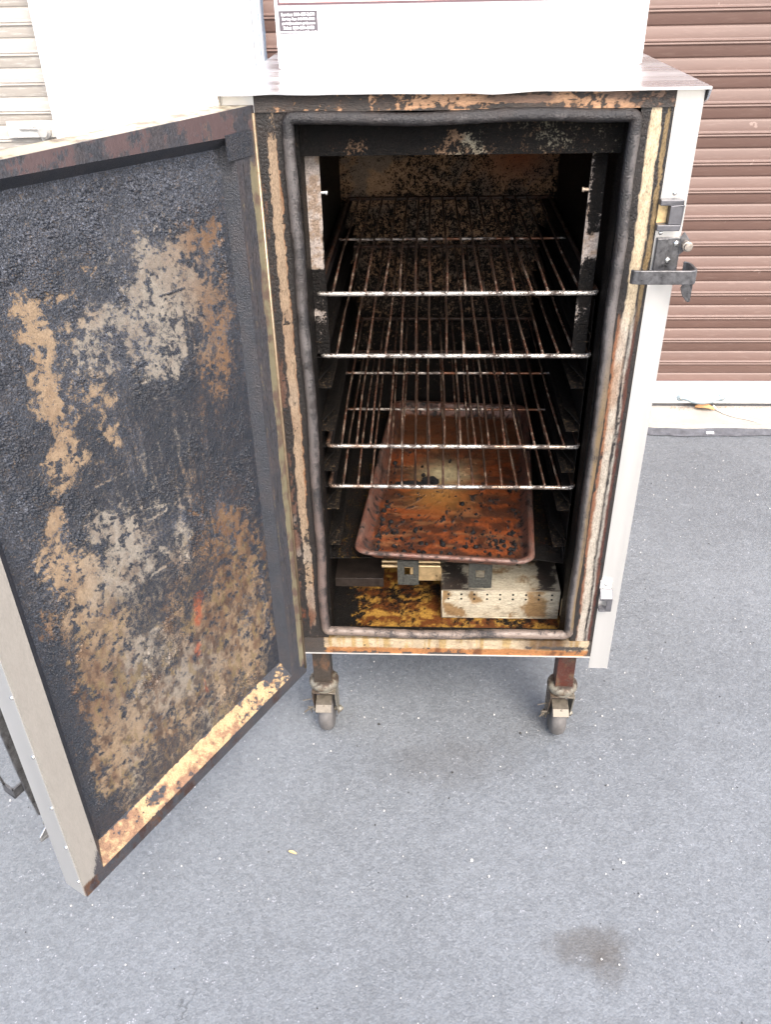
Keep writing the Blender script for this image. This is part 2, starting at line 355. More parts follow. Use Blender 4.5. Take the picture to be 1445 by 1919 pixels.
# ================================================================ SMOKER
SM = thing('smoker_cabinet', 'stainless steel smoker oven on casters, its door wide open showing a burnt black inside', 'smoker', (-.03, .38, 0))
XL, XR, ZB, ZT = -.3586, .305, .302, 1.338
# ---- outer casing
b = MB()
b.box(XL, XL+.002, 0, .80, .27, ZT, skip=''); b.box(XR-.002, XR, 0, .80, .27, ZT)
b.box(XL+.002, XR-.002, .798, .80, .27, ZT)
b.box(XL+.002, -.3125, 0, .002, .27, ZT); b.box(.2665, XR-.002, 0, .002, .27, ZT)
b.box(XL+.004, XR-.004, .01, .79, .300, .302)
cas = b.build('outer_casing', M_steel, SM, bev=.0006)
# ---- lid (slightly wavy front lip)
b = MB(); n = 120; xs = np.linspace(-.3596, .3084, n); wv = (fb(np.stack([xs, 0*xs, 0*xs], 1), 9, 3, 5)-.5)*.0045-.0028*sm(-.03, .02, xs)*sm(.09, .04, xs)
yl = -.016
for i in range(n-1):
    a, c = xs[i], xs[i+1]; za, zc = 1.342+wv[i]*.6, 1.342+wv[i+1]*.6; ya, yc = yl+wv[i]*.8, yl+wv[i+1]*.8
    b.add([(a, ya, za), (c, yc, zc), (c, .05, 1.342), (a, .05, 1.342), (a, ya, za-.0035), (c, yc, zc-.0035), (c, 0.004, 1.3375), (a, 0.004, 1.3375)], [(0, 1, 2, 3), (4, 5, 1, 0), (7, 6, 5, 4)])
b.quad((xs[0], .05, 1.342), (xs[-1], .05, 1.342), (xs[-1], .81, 1.342), (xs[0], .81, 1.342))
b.box(xs[0], xs[-1], .808, .81, 1.318, 1.3418)
for sx_, x in ((-1, xs[0]), (1, xs[-1])): b.prism([(-.014, 1.3405), (.81, 1.3405), (.81, 1.318), (.012, 1.318), (-.004, 1.325)], 0, x-.0012, x+.0012)
b.build('lid', M_steelh, SM, smooth=True, auto=30)
# ---- front trim round the opening
TAN = S(200, 174, 146, .40); CRM = S(235, 214, 180, .54); RUST = S(125, 74, 48, .40); DRD = S(90, 52, 42, .4); OLV = S(150, 140, 110, .5); BLK = np.array([.016, .013, .012]); YEL = S(215, 180, 115, .5); GRY = S(190, 185, 175, .5); ORG = S(185, 125, 78, .42)
def bands(t, lst):
    """lst: (t_end, colour, soot, metal); returns arrays by band"""
    c = np.tile(lst[-1][1], (len(t), 1)); s = np.full(len(t), float(lst[-1][2])); m = np.full(len(t), float(lst[-1][3]))
    for (e, cc, so, me_) in reversed(lst[:-1]):
        k = sm(e+.05, e-.05, t); c = mixc(c, np.tile(cc, (len(t), 1)), k); s = s*(1-k)+so*k; m = m*(1-k)+me_*k
    return c, s, m
def wob(P, a, sc=25, seed=1): return (fb(P, sc, 5, seed, (1, 1, .35))-.5)*2*a
def pl(P):
    x = P[:, 0]-XLt; z = P[:, 2]; t = x/(.032)
    t = t+wob(P, .07, 20, 11)+wob(P, .08, 160, 12)
    lo = sm(.85, .55, z)
    c, s, m = bands(t, [(.16, S(120, 90, 75, .4), .35, .2), (.30, S(95, 75, 72, .4), .72, .1), (.78, TAN, -.02, .35), (.88, ORG*.8, .48, .1), (9, BLK, .95, 0)])
    c = mixc(c, np.tile(RUST, (len(z), 1)), sm(.50, .75, fb(P, 30, 4, 5, (1, 1, .4)))*(.25+.6*lo)); c = mixc(c, np.tile(GRY*.8, (len(z), 1)), .45*sm(1.0, .7, z)*sm(.4, .6, fb(P, 9, 3, 8)))
    s = s+.10+.3*(fb(P, 240, 3, 78)-.5)+sm(1.25, 1.31, z)*.55+.35*sm(.42, .33, z)+(fb(P, 45, 4, 2, (1, 1, .3))-.5)*(.6+.6*lo)+.35*sm(.68, .80, fb(P, 120, 3, 6))
    return dict(col=c, soot=s, metal=m*.6)
XLt = -.309
b = MB(); b.box(-.3125, -.262, -.001, .012, ZB+.042, 1.3155, res=.0025, skip='k'); b.build('trim_left', M_trim, SM, paint=pl).name = 'front_trim'
def pr(P):
    x = P[:, 0]; z = P[:, 2]; t = (x-.2265)/(.0400)
    t = t+wob(P, .06, 25, 21)+wob(P, .045, 200, 4)
    hi = sm(.98, 1.06, z)
    # top: soot | bright cream | dark line | olive channel | black ; bottom: orange | beige | black streak | red | dark
    cA, sA, mA = bands(t, [(.24, BLK, .95, 0), (.64, CRM, -.2, .55), (.74, BLK, .9, 0), (.93, S(165, 140, 100, .45), .15, .3), (9, BLK, .9, 0)])
    cB, sB, mB = bands(t, [(.05, BLK, .8, 0), (.20, S(160, 108, 78, .40), .22, .05), (.52, S(215, 205, 190, .5), -.1, .45), (.62, BLK, .58, 0), (.70, GRY, .2, .2), (.86, DRD*1.2, .22, .1), (9, BLK, .85, 0)])
    c = mixc(cB, cA, hi); s = sB*(1-hi)+sA*hi; m = mB*(1-hi)+mA*hi
    s = s+.4*sm(1.28, 1.315, z)*(fb(P, 60, 3, 3)) + (fb(P, 60, 4, 2, (1, 1, .3))-.5)*.6+(fb(P, 200, 3, 7)-.5)*.4+.3*sm(.6, .4, z)*(fb(P, 30, 3, 9))
    c = mixc(c, np.tile(ORG, (len(z), 1)), sm(.55, .75, fb(P, 22, 4, 15, (1, 1, .3)))*.5*(1-hi))
    return dict(col=c, soot=s, metal=m*.7)
b = MB(); b.box(.222, .2665, -.001, .012, ZB+.042, 1.3155, res=.0025, skip='k'); b.build('front_trim', M_trim, SM, paint=pr)
def pt(P):
    x, z = P[:, 0], P[:, 2]; f = fb(P, 30, 5, 31, (.5, 1, 1.6)); s = .78+(fb(P, 160, 3, 36)-.5)*1.0
    s = s-.48*np.exp(-((x+.045)/.075)**2)*sm(1.317, 1.326, z)-.28*np.exp(-((x-.20)/.06)**2)-.25*np.exp(-((x-.08)/.05)**2)*sm(1.318, 1.33, z)
    s = s-.45*(fb(P, 35, 4, 77)-.45)
    # fine horizontal scratches down to coppery steel
    sc = fb(P, 260, 2, 41, (.04, 1, 1)); s = s-(.62*sm(.56, .72, sc))*np.exp(-((x+.0)/.13)**2)
    c = mixc(np.tile(S(150, 118, 98, .42), (len(x), 1)), np.tile(S(220, 172, 132, .5), (len(x), 1)), sm(.35, .65, f))
    return dict(col=c, soot=s, metal=.3)
b = MB(); b.box(-.3125, .2665, -.0035, .012, 1.3155, ZT-.0005, res=.0022, skip='k'); b.build('front_trim', M_trimh, SM, paint=pt)
def pb(P):
    x, z = P[:, 0], P[:, 2]; f = fb(P, 26, 5, 51, (1, 1, .4)); v = fb(P, 90, 3, 61, (1, 1, .12)); zz = z+wob(P, .004, 40, 6)
    up = sm(.318, .322, zz); c = mixc(np.tile(S(215, 150, 95, .46), (len(x), 1)), np.tile(CRM*.95, (len(x), 1)), up)
    c = mixc(c, np.tile(YEL, (len(x), 1)), sm(.5, .66, v)*.8*up); c = mixc(c, np.tile(RUST, (len(x), 1)), sm(.5, .7, f)*(.35+.4*(1-up)))
    c = mixc(c, np.tile(DRD, (len(x), 1)), sm(.10, .16, x)*sm(.24, .20, x)*up*.75)
    s = .15+.45*(fb(P, 50, 4, 71)-.45)+.75*sm(-.262, -.285, x)+.12*(1-up)+sm(.311, .306, zz)*.45*sm(.45, .6, fb(P, 14, 3, 75))
    s = s+.45*sm(.09, .2, x)*sm(.335, .325, z)*sm(.318, .324, z)+.8*sm(.258, .264, x)+(fb(P, 200, 3, 72)-.5)*.5
    return dict(col=c, soot=s, metal=.35)
b = MB(); b.box(-.3125, .2665, -.0025, .012, .3045, .3435, res=.0025, skip='k'); b.build('front_trim', M_trimh, SM, paint=pb)
b = MB(); b.box(-.3125, .2660, -.0045, .012, ZB, .3045); b.build('bottom_lip', M_steel, SM, bev=.0005)
# ---- gasket tube
def rr(x0, x1, z0, z1, r, y, n=8):
    pts = []
    for cx, cz, a0 in ((x1-r, z1-r, 0), (x0+r, z1-r, 90), (x0+r, z0+r, 180), (x1-r, z0+r, 270)):
        for k in range(n+1):
            a = R(a0+90*k/n); pts.append((cx+r*math.cos(a), y, cz+r*math.sin(a)))
    out = []
    for i, p in enumerate(pts):
        q = pts[(i+1) % len(pts)]; L = (Vector(q)-Vector(p)).length; k = max(1, int(L/.006))
        for j in range(k): out.append(tuple(Vector(p).lerp(Vector(q), j/k)))
    return out
path = rr(-.2645, .2175, .3605, 1.3070, .009, -.004)
path = [(x+.0022*(math.sin(z*9)+math.sin(z*23+1)*.5)*(abs(x+.0235) > .2), y, z+.0018*math.sin(x*21)*(abs(z-.83) > .43)+(.004*math.cos(min(1, abs(x+.02)/.24)*math.pi/2) * -1.2+.003 if z < .4 else 0)) for x, y, z in path]
def pg(P):
    x, z = P[:, 0], P[:, 2]; n = len(x); top = sm(1.28, 1.295, z); bot = sm(.385, .37, z); rt = sm(.1, .2, x)
    c = np.tile(S(145, 139, 138, .34), (n, 1)); c = mixc(c, np.tile(S(150, 125, 85, .42), (n, 1)), rt*sm(1.05, .8, z)*sm(.214, .222, x)*.9); c = mixc(c, np.tile(S(160, 142, 130, .44), (n, 1)), bot)
    c = mixc(c, np.tile(S(140, 112, 100, .42), (n, 1)), (1-rt)*sm(.9, .5, z)*.6*(1-bot))
    s = .27+top*.22+1.0*(fb(P, 18, 4, 3)-.5)+.3*(fb(P, 80, 3, 4)-.5)+.7*sm(.03, 0, np.minimum(np.abs(x+.262), np.abs(x-.215)))*top
    s = s+(1-rt)*sm(-.2645, -.258, x)*.35*(1-bot)+rt*sm(.2175, .209, x)*.75*(1-bot)+top*sm(1.309, 1.313, z)*.5
    return dict(col=c, soot=s, metal=0)
b = MB(); b.tube(path, .0090, 20, closed=True); b.build('door_gasket', M_gask, SM, paint=pg, smooth=True, recalc=True, disp=lambda P: np.stack([(fb(P, 110, 3, 301)-.5)*.0012+(fb(P, 5, 3, 304)-.5)*.004, (fb(P, 80, 4, 302)-.5)*.0016, (fb(P, 110, 3, 303)-.5)*.0012+(fb(P, 5, 3, 305)-.5)*.004], 1))

# ---- burnt cooking chamber
CX0, CX1, CY, CZ0, CZ1 = -.268, .222, .725, .315, 1.300
def pint(P):
    x, y, z = P[:, 0], P[:, 1], P[:, 2]; n = len(x); f = fb(P, 22, 5, 13); f2 = fb(P, 120, 3, 14)
    back = (y > CY-.004)*1.0; floor = (z < CZ0+.004)*1.0
    s = .92+.0*x
    upb = back*sm(.55, .90, z)
    s = s-upb*(.34+.08*sm(.95, 1.1, z))+back*(fb(P, 60, 4, 19)-.5)*.30+(1-back)*.0-.12*sm(.9,1.1,z)*(1-back)*sm(.6,.75,f2); s = s-back*.35*np.exp(-((x+.20)/.06)**2-((z-1.09)/.06)**2)-back*.42*np.exp(-((x-.13)/.06)**2-((z-1.12)/.05)**2)
    c = mixc(np.tile(S(165, 145, 128, .50), (n, 1)), np.tile(S(205, 165, 130, .52), (n, 1)), sm(.4, .6, f))
    c = mixc(c, np.tile(S(185, 110, 70, .42), (n, 1)), back*np.exp(-((x-.13)/.08)**2-((z-1.12)/.06)**2))
    cf = mixc(np.tile(S(150, 90, 48, .30), (n, 1)), np.tile(S(215, 165, 80, .40), (n, 1)), sm(.42, .62, fb(P, 45, 5, 17)))
    c = mixc(c, cf, floor); s = np.where(floor > 0, .30+.9*(fb(P, 120, 3, 20)-.5)+1.0*sm(.14, .235, np.abs(x+.035))*(x < 0)+.25*sm(.0, .15, x)+.7*sm(.35, .5, y)+1.1*(f-.5)-.25*sm(.12, .03, y)+.0*x, s)
    return dict(col=c, soot=s+.25*(f2-.5), metal=0)
b = MB()
b.quad((CX0, CY, CZ0), (CX1, CY, CZ0), (CX1, CY, CZ1), (CX0, CY, CZ1), res=.004)
b.quad((CX0, .012, CZ0), (CX1, .012, CZ0), (CX1, CY, CZ0), (CX0, CY, CZ0), res=.004)
b.quad((CX0, .012, CZ0), (CX0, CY, CZ0), (CX0, CY, CZ1), (CX0, .012, CZ1), res=.012)
b.quad((CX1, .012, CZ0), (CX1, CY, CZ0), (CX1, CY, CZ1), (CX1, .012, CZ1), res=.012)
b.quad((CX0, .012, CZ1), (CX1, .012, CZ1), (CX1, CY, CZ1), (CX0, CY, CZ1), res=.02)
b.box(CX0, -.2555, .012, .055, CZ0, CZ1, res=.01); b.box(.2085, CX1, .012, .055, CZ0, CZ1, res=.01)
b.box(-.2555, .2085, .012, .03, CZ0, .348, res=.01)
b.build('cooking_chamber', M_int, SM, paint=pint, recalc=False)
def phd(P):
    x, z = P[:, 0], P[:, 2]; f = fb(P, 26, 5, 23)
    wz_ = z+(fb(P, 40, 4, 24)-.5)*.03; s = .93-.50*np.exp(-((x+.175)/.022)**2-((z-1.264)/.012)**2)-.62*np.exp(-((x+.028-(1.29-wz_)*0)/(.012+1.2*np.maximum(0, 1.286-wz_)))**4)*sm(1.288, 1.282, wz_)*sm(1.2505, 1.258, wz_+.004*0)*(1-.75*np.exp(-((x+.025)/.03)**2-((wz_-1.266)/.006)**2))-.24*np.exp(-((x-.10)/.08)**2)+(fb(P, 200, 3, 25)-.5)*.35-.10*sm(.5, .7, f)
    return dict(col=mixc(np.tile(S(150, 120, 95, .38), (len(x), 1)), np.tile(S(170, 162, 142, .42), (len(x), 1)), sm(.4, .6, f)), soot=s, metal=.1)
b = MB(); b.box(-.2555, .2085, .030, .044, 1.2515, CZ1-.001, res=.003); b.build('header_plate', M_int, SM, paint=phd)
def pup(P):
    x, z = P[:, 0], P[:, 2]; f = fb(P, 70, 4, 33); L = x < 0
    s = np.where(L, -.1+.9*sm(-.2375, -.234, x)*sm(1.17, 1.12, z)+1.0*sm(1.080, 1.070, z)-.45*np.exp(-((z-1.0)/.015)**2), .82-.95*sm(1.135, 1.120, z)*sm(1.088, 1.098, z)-.50*sm(.181, .175, x)+.2*sm(1.15, 1.2, z)+.5*sm(1.09, 1.07, z))-.55*np.exp(-((z-1.0)/.018)**2)*(x > 0)
    s = s+.7*(f-.5)
    c = mixc(np.tile(S(200, 188, 180, .50), (len(x), 1)), np.tile(S(185, 150, 115, .36), (len(x), 1)), sm(.5, .65, f)*.6)
    return dict(col=c, soot=s, metal=.15)
for x0, x1 in ((-.2555, -.2335), (.1735, .1965)):
    b = MB(); b.box(x0, x1, .060, .064, .93, 1.2475, res=.003); b.build('rack_upright', M_int, SM, paint=pup)
b = MB(); b.lathe((-.2335, .062, 1.193), (1, 0, 0), [(0, .0026), (.007, .0026), (.0072, .0040), (.010, .0038)], 12)
b.build('locating_stud', M_zinc, SM, smooth=True, auto=40)
b = MB(); b.lathe((.1735, .062, 1.194), (-1, 0, 0), [(0, .0026), (.007, .0026), (.0072, .0038), (.010, .0036)], 12)
b.build('locating_stud', plain('sooty_stud', (.28, .22, .17), .5, .4, .5, 300), SM, smooth=True, auto=40)
# ---- rack slides: folded sheet channels each side
M_slide = plain('charred_slide', (.008, .007, .007), .5, .0, .6, 60, .6, 200, .0012, spec=.2)
def psl(P):
    f = fb(P, 60, 4, 43); y = P[:, 1]
    return dict(col=np.tile(S(190, 160, 125, .35), (len(f), 1)), soot=1.22-.50*sm(.0590, .0581, y)-.15*sm(.6, .8, f), metal=.3)
for side in (-1, 1):
    X = (lambda u: -.2585+u) if side < 0 else (lambda u: .2035-u)
    b = MB()
    b.box(min(X(0), X(-.0015)), max(X(0), X(-.0015)), .070, .705, .50, 1.02, res=.02)
    for k in range(6):
        zb = .9505-.0838*k
        pf = [(X(.0245), zb), (X(.0015), zb+.0005), (X(.0010), zb+.015), (X(.0245), zb+.027), (X(.0245), zb+.0258), (X(.0022), zb+.0142), (X(.0026), zb+.0017), (X(.0245), zb+.0012)]
        yf = .058
        n = len(pf); y0s = [yf, yf, yf, yf+.045, yf+.045, yf, yf, yf]
        v0 = [(p[0], yy, p[1]) for p, yy in zip(pf, y0s)]; v1 = [(p[0], .70, p[1]) for p in pf]
        b.add(v0+v1, [(i, (i+1) % n, n+(i+1) % n, n+i) for i in range(n)]+[(0, 1, 6, 7), (1, 2, 5, 6), (2, 3, 4, 5)])
    b.build('rack_slide', M_int, SM, paint=psl)
# thin rails that the racks sit on
RACKZ = (1.0345, .9263, .7513, .6657)
for z in RACKZ:
    for xa, xb in ((-.2600, -.2400), (.1860, .2055)):
        b = MB(); b.box(xa, xb, .066, .70, z-.0060, z-.0045); b.build('support_rail', M_slide, SM)
# ---- floor fittings
b = MB(); b.box(-.268, -.160, .200, .203, .3155, .3395); b.box(-.268, -.160, .203, .33, .337, .3395); b.build('drain_cover', plain('brown_cover', (.035, .027, .023), .45, .2, .6, 50, .6, 200, .001), SM, bev=.001)
b = MB(); b.tube([(-.160, .150, .4125), (-.036, .150, .4125)], .0042, 10); b.tube([(-.160, .165, .4125), (-.036, .165, .4125)], .0042, 10)
b.box(-.100, -.033, .153, .156, .372, .407)
b.build('heating_element', plain('brassy_tube', (.48, .36, .20), .35, .5, .4, 60, .4, 300, .001), SM, smooth=True, auto=40)
b = MB(); b.box(.214, .2185, .085, .090, .335, .378); b.tube([(.2165, .084, .337), (.2165, .084, .376)], .003, 8); b.build('probe_tube', plain('brassy_probe', (.42, .33, .20), .35, .6, .4, 60), SM, smooth=True, auto=40)

# ---- control box
def pcb(P): return dict(col=np.tile(np.array([.78, .78, .79]), (len(P), 1)), soot=-1, metal=.5)
b = MB(); b.box(-.3125, .2690, .247, .74, 1.3445, 1.78)
b.box(-.3095, .2660, .250, .737, 1.3421, 1.3445)
cb = b.build('control_box', plain('white_steel_box', (.80, .80, .81), .38, .45, .05, 10, .05, 300, .0004), SM, bev=.0015)
b = MB(); b.box(-.3165, .273, .700, .738, 1.3421, 1.352); b.box(.269, .283, .40, .70, 1.3421, 1.3435); b.build('box_flange', M_steel, cb, bev=.0008)
b = MB(); b.box(-.307, .2635, .2445, .247, 1.4325, 1.70); pm = [plain('plum_label', (.09, .055, .065), .4, 0, .06), plain('pink_border', (.75, .42, .38), .4, 0, .05), plain('brown_label', (.26, .095, .07), .4, 0, .08)]
b.mi = 1; b.box(-.3035, .260, .2438, .2446, 1.4358, 1.696); b.mi = 2; b.box(-.3005, .257, .2432, .2439, 1.4395, 1.692)
b.build('label_panel', pm, cb)
# sticker with five lines of white lettering
b = MB(); b.box(-.3063, -.2455, .2458, .247, 1.3935, 1.4250); st_o = b.build('sticker', plain('grey_violet_sticker', (.060, .052, .062), .45, 0, .05), cb)
tx = MB()
def text_mesh(s, x, z, size, wid, bold=0.0):
    cu = bpy.data.curves.new('t', 'FONT'); cu.body = s; cu.size = size; cu.align_x = 'CENTER'; cu.offset = bold; cu.resolution_u = 2
    o = bpy.data.objects.new('t', cu); COL.objects.link(o); dg = bpy.context.evaluated_depsgraph_get(); me = bpy.data.meshes.new_from_object(o.evaluated_get(dg))
    xs_ = [v.co.x for v in me.vertices]; k = wid/(max(xs_)-min(xs_)); cxm = (max(xs_)+min(xs_))/2
    tx.add([(x+(v.co.x-cxm)*k, .2452, z+v.co.y) for v in me.vertices], [tuple(p.vertices) for p in me.polygons])
    bpy.data.objects.remove(o); bpy.data.curves.remove(cu); bpy.data.meshes.remove(me)
text_mesh('Service: 800-437-2679', -.2760, 1.4180, .0062, .0530, .0001)
text_mesh('Service Fax: 618-993-5960', -.2755, 1.4122, .0052, .0515, .00007)
text_mesh('parts@southern-pride.com', -.2755, 1.4065, .0050, .0515, .00007)
text_mesh('Sales: 800-851-8180', -.2755, 1.3998, .0062, .0490, .0001)
text_mesh('www.southern-pride.com', -.2760, 1.3946, .0054, .0580, .00008)
tx.build('sticker_lettering', plain('white_ink', (.85, .85, .86), .5, 0, .02), cb, weld=False, recalc=False)

# ---- legs and casters
def pleg(P):
    n = len(P); rt = P[:, 0] > 0; f = fb(P, 60, 4, 63, (1, 1, .5))
    c = np.where(rt[:, None], S(110, 55, 40, .4), S(85, 75, 66, .4)); return dict(col=mixc(c, np.tile(S(150, 110, 80, .4), (n, 1)), sm(.6, .75, f)), soot=.38+.3*(f-.5), metal=.1)
LEGS = ((-.2895, .066), (.2330, .066), (-.2895, .735), (.2330, .735))
for x, y in LEGS:
    b = MB(); b.box(x-.0185, x+.0185, y-.0185, y+.0185, .168, .302, res=.004); b.build('leg', M_cast, SM, paint=pleg)
def pca(P):
    f = fb(P, 45, 5, 73); n = len(P); c = mixc(np.tile(S(168, 163, 148, .48), (n, 1)), np.tile(S(150, 118, 88, .42), (n, 1)), sm(.45, .65, f)); return dict(col=c, soot=.44+.8*(f-.5)+.4*sm(.168, .174, P[:, 2]), metal=.1)
cx, cy = LEGS[0]
b = MB()
b.lathe((cx, cy, .142), (0, 0, 1), [(0, .024), (.003, .0275), (.007, .0275), (.009, .030), (.014, .0328), (.021, .0325), (.026, .029), (.028, .024), (.029, .010)], 36)
# yoke: crown + two tapering cheeks that sweep back to the axle
ax_y, ax_z = cy+.020, .0500
b.box(cx-.0265, cx+.0265, cy-.024, cy+.030, .1385, .1425)
for s in (-1, 1):
    pts = [(cy-.024, .1405), (cy+.030, .1405), (ax_y+.013, ax_z-.004), (ax_y+.004, ax_z-.013), (ax_y-.008, ax_z-.010), (cy-.012, .098)]
    xx = cx+s*.0265; b.prism(pts, 0, min(xx, xx-s*.0025), max(xx, xx-s*.0025))
b.tube([(cx-.034, ax_y, ax_z), (cx+.036, ax_y, ax_z)], .0042, 10)
for s in (-1, 1): b.lathe((cx+s*.0265, ax_y, ax_z), (s, 0, 0), [(0, .008), (.0055, .008), (.0056, .0045), (.009, .004)], 6)
cas0 = b.build('caster', M_cast, SM, paint=pca, bev=.0006, auto=35)
b = MB(); b.lathe((cx-.0165, ax_y, ax_z), (1, 0, 0), [(0, .028), (.0, .040), (.003, .0450), (.009, .0486), (.0165, .0498), (.024, .0486), (.030, .0450), (.033, .040), (.033, .028), (.033, .014)], 48)
b.build('wheel', plain('grey_rubber', (.085, .080, .078), .6, 0, .35, 60, .3, 300, .0006), cas0, smooth=True, auto=50)
b = MB(); b.prism([(ax_y-.058, .096), (ax_y-.046, .108), (ax_y-.020, .1135), (ax_y-.020, .1115), (ax_y-.045, .105), (ax_y-.056, .094)], 0, cx-.019, cx+.016)
b.box(cx-.040, cx-.027, ax_y-.030, ax_y-.027, .080, .084); b.tube([(cx-.046, ax_y-.045, .083), (cx-.034, ax_y-.030, .081), (cx-.034, ax_y-.02, .058)], .0018, 8)
b.tube([(cx-.050, ax_y-.03, .104), (cx-.026, ax_y-.02, .101)], .0013, 6)
b.lathe((cx+.000, ax_y-.0465, .1045), (0, -1, .5), [(0, .0035), (.002, .003), (.003, .001)], 10)
b.build('brake_lever', plain('zinc_brake', (.11, .095, .075), .5, .3, .5, 80, .4, 300, .0006), cas0, bev=.0006)
for i, (x, y) in enumerate(LEGS[1:]):
    c = cas0.copy(); COL.objects.link(c); c.location = (x-cx, y-cy, 0)
    for ch in list(cas0.children):
        q = ch.copy(); COL.objects.link(q); q.parent = c

# ---- latch and catches on the right-hand flange
b = MB()
b.prism([(.2640, -.0005), (.2905, -.0005), (.2975, -.012), (.2975, -.016), (.2640, -.016)], 2, 1.1520, 1.1610)
b.prism([(.2640, -.0005), (.2905, -.0005), (.2975, -.012), (.2975, -.016), (.2640, -.016)], 2, 1.1880, 1.1960)
b.box(.2790, .2975, -.016, -.0005, 1.1610, 1.1880)
b.build('upper_catch', M_dgrey, SM, bev=.0012)
b = MB(); b.box(.2645, .2788, -.0040, -.0005, 1.1612, 1.1878); b.build('catch_insert', plain('brassy_insert', (.45, .33, .17), .4, .4, .5, 120), SM, bev=.0005)
for x, z in ((.286, 1.2020), (.2745, 1.1460)):
    b = MB(); b.lathe((x, -.0002, z), (0, -1, 0), [(0, .0035), (.0012, .003), (.002, .001)], 12); b.build('flange_rivet', M_zinc, SM, smooth=True)
b = MB()      # mounting plate
b.box(.2700, .3060, -.0035, -.0005, 1.0800, 1.1395); b.box(.2760, .2980, -.0120, -.0035, 1.0730, 1.0800); b.box(.2700, .2860, -.0070, -.0035, 1.0870, 1.1390)
b.prism([(.3040, 1.1395), (.3085, 1.1480), (.3200, 1.1330), (.3120, 1.1200), (.3040, 1.1120)], 1, -.0045, -.0010)
la = b.build('latch', M_black, SM, bev=.001)
b = MB()      # bent flat-bar arm: across the trim, round the corner and back
pth = [(.2330, -.030), (.2360, -.034), (.2450, -.0355), (.3180, -.0370), (.3235, -.0355), (.3262, -.031), (.3268, -.024), (.3262, -.006), (.3235, .004), (.3180, .0075)]
th = .0022; q = []
for i, p in enumerate(pth):
    a = Vector(pth[max(0, i-1)]); c = Vector(pth[min(len(pth)-1, i+1)]); t = (c-a).normalized(); nn = Vector((-t.y, t.x)); q.append((Vector(p)-nn*th, Vector(p)+nn*th))
outl = [tuple(a) for a, _ in q]+[tuple(c) for _, c in reversed(q)]
b.prism(outl, 2, 1.0800, 1.1010)
b.build('latch_arm', M_black, la, bev=.0012)
b = MB(); b.prism([(.3120, 1.0800), (.3262, 1.0800), (.3262, 1.0540), (.3215, 1.0505), (.3135, 1.0600), (.3090, 1.0715)], 1, -.0300, -.0265)
b.prism([(-.0300, 1.0800), (-.006, 1.0800), (-.012, 1.0585), (-.0270, 1.0495), (-.0300, 1.0520)], 0, .3225, .3262)
b.build('latch_finger', M_black, la, bev=.001)
b = MB(); b.lathe((.3135, -.0045, 1.1290), (0, -1, 0), [(0, .0075), (.010, .0075), (.0105, .0060), (.0135, .0050), (.0138, .002)], 20); b.build('latch_roller', plain('worn_pivot', (.35, .31, .27), .35, .8, .3, 200), la, smooth=True, auto=40)
for x, z in ((.2985, 1.1310), (.2895, 1.1065)):
    b = MB(); b.lathe((x, -.0035, z), (0, -1, 0), [(0, .0045), (.001, .0045), (.003, .0022)], 16); b.build('latch_rivet', M_zinc, la, smooth=True, auto=50)
b = MB()
b.lathe((.2935, -.0120, 1.0765), (0, -1, 0), [(0, .0032), (.002, .003), (.003, .001)], 12); b.lathe((.2898, -.0120, 1.0765), (0, -1, 0), [(0, .0032), (.002, .003), (.003, .001)], 12)
b.build('latch_screw', M_zinc, la, smooth=True, auto=50)
b = MB()      # lower catch
b.box(.2640, .2860, -.0040, -.0005, .4790, .4985); lc = b.build('lower_catch', plain('bright_catch', (.78, .78, .77), .3, .7, .1, 100), SM, bev=.001)
b = MB(); b.prism([(-.0040, .4790), (-.0165, .4640), (-.0165, .4330), (-.0020, .4330), (-.0020, .4360), (-.0135, .4370), (-.0135, .4630), (-.0030, .4755)], 0, .2780, .2890)
b.prism([(-.0040, .4795), (-.0170, .4645), (-.0165, .4600), (-.0010, .4745)], 0, .2650, .2890)
b.box(.2655, .2780, -.0165, -.0020, .4330, .4375); b.build('catch_loop', M_dgrey, lc, bev=.001)
b = MB(); b.lathe((.275, -.0040, .4905), (0, -1, 0), [(0, .0034), (.0012, .003), (.002, .001)], 12); b.build('catch_rivet', M_zinc, lc, smooth=True)

# ================================================================ DOOR
H0 = np.array([-.314, 0, 0.]); DD = np.array([-.4898, -.8718, 0]); DN = np.array([.8718, -.4898, 0])
def D(s, n, z): p = H0+DD*s+DN*n; return (p[0], p[1], z)
Wd, Z0, Z1 = .593, .248, 1.325
def inv(P):
    Q = P-H0; return Q @ DD, Q @ DN, P[:, 2]
b = MB(); t_ = -.046
b.quad(D(0, t_, Z0), D(Wd, t_, Z0), D(Wd, t_, Z1), D(0, t_, Z1)); b.quad(D(0, t_, Z0), D(0, 0, Z0), D(0, 0, Z1), D(0, t_, Z1))
b.quad(D(Wd, t_, Z0), D(Wd, 0, Z0), D(Wd, 0, Z1), D(Wd, t_, Z1), res=.01)
b.quad(D(0, t_, Z0), D(Wd, t_, Z0), D(Wd, 0, Z0), D(0, 0, Z0), res=.02); b.quad(D(0, t_, Z1), D(Wd, t_, Z1), D(Wd, 0, Z1), D(0, 0, Z1), res=.006)
a0, a1, c0, c1, c2 = .048, .5525, .2745, 1.2915, 1.3130
nn_ = 0.0
def ring(b, A, B, nA, nB, res):
    (s0, s1, z0, z1, z2), (u0, u1, w0, w1, w2) = A, B
    b.quad(D(s0, nA, z0), D(s1, nA, z0), D(u1, nB, w0), D(u0, nB, w0), res=res); b.quad(D(s0, nA, z1), D(s1, nA, z2), D(u1, nB, w2), D(u0, nB, w1), res=res)
    b.quad(D(s0, nA, z0), D(s0, nA, z1), D(u0, nB, w1), D(u0, nB, w0), res=res); b.quad(D(s1, nA, z0), D(s1, nA, z2), D(u1, nB, w2), D(u1, nB, w0), res=res)
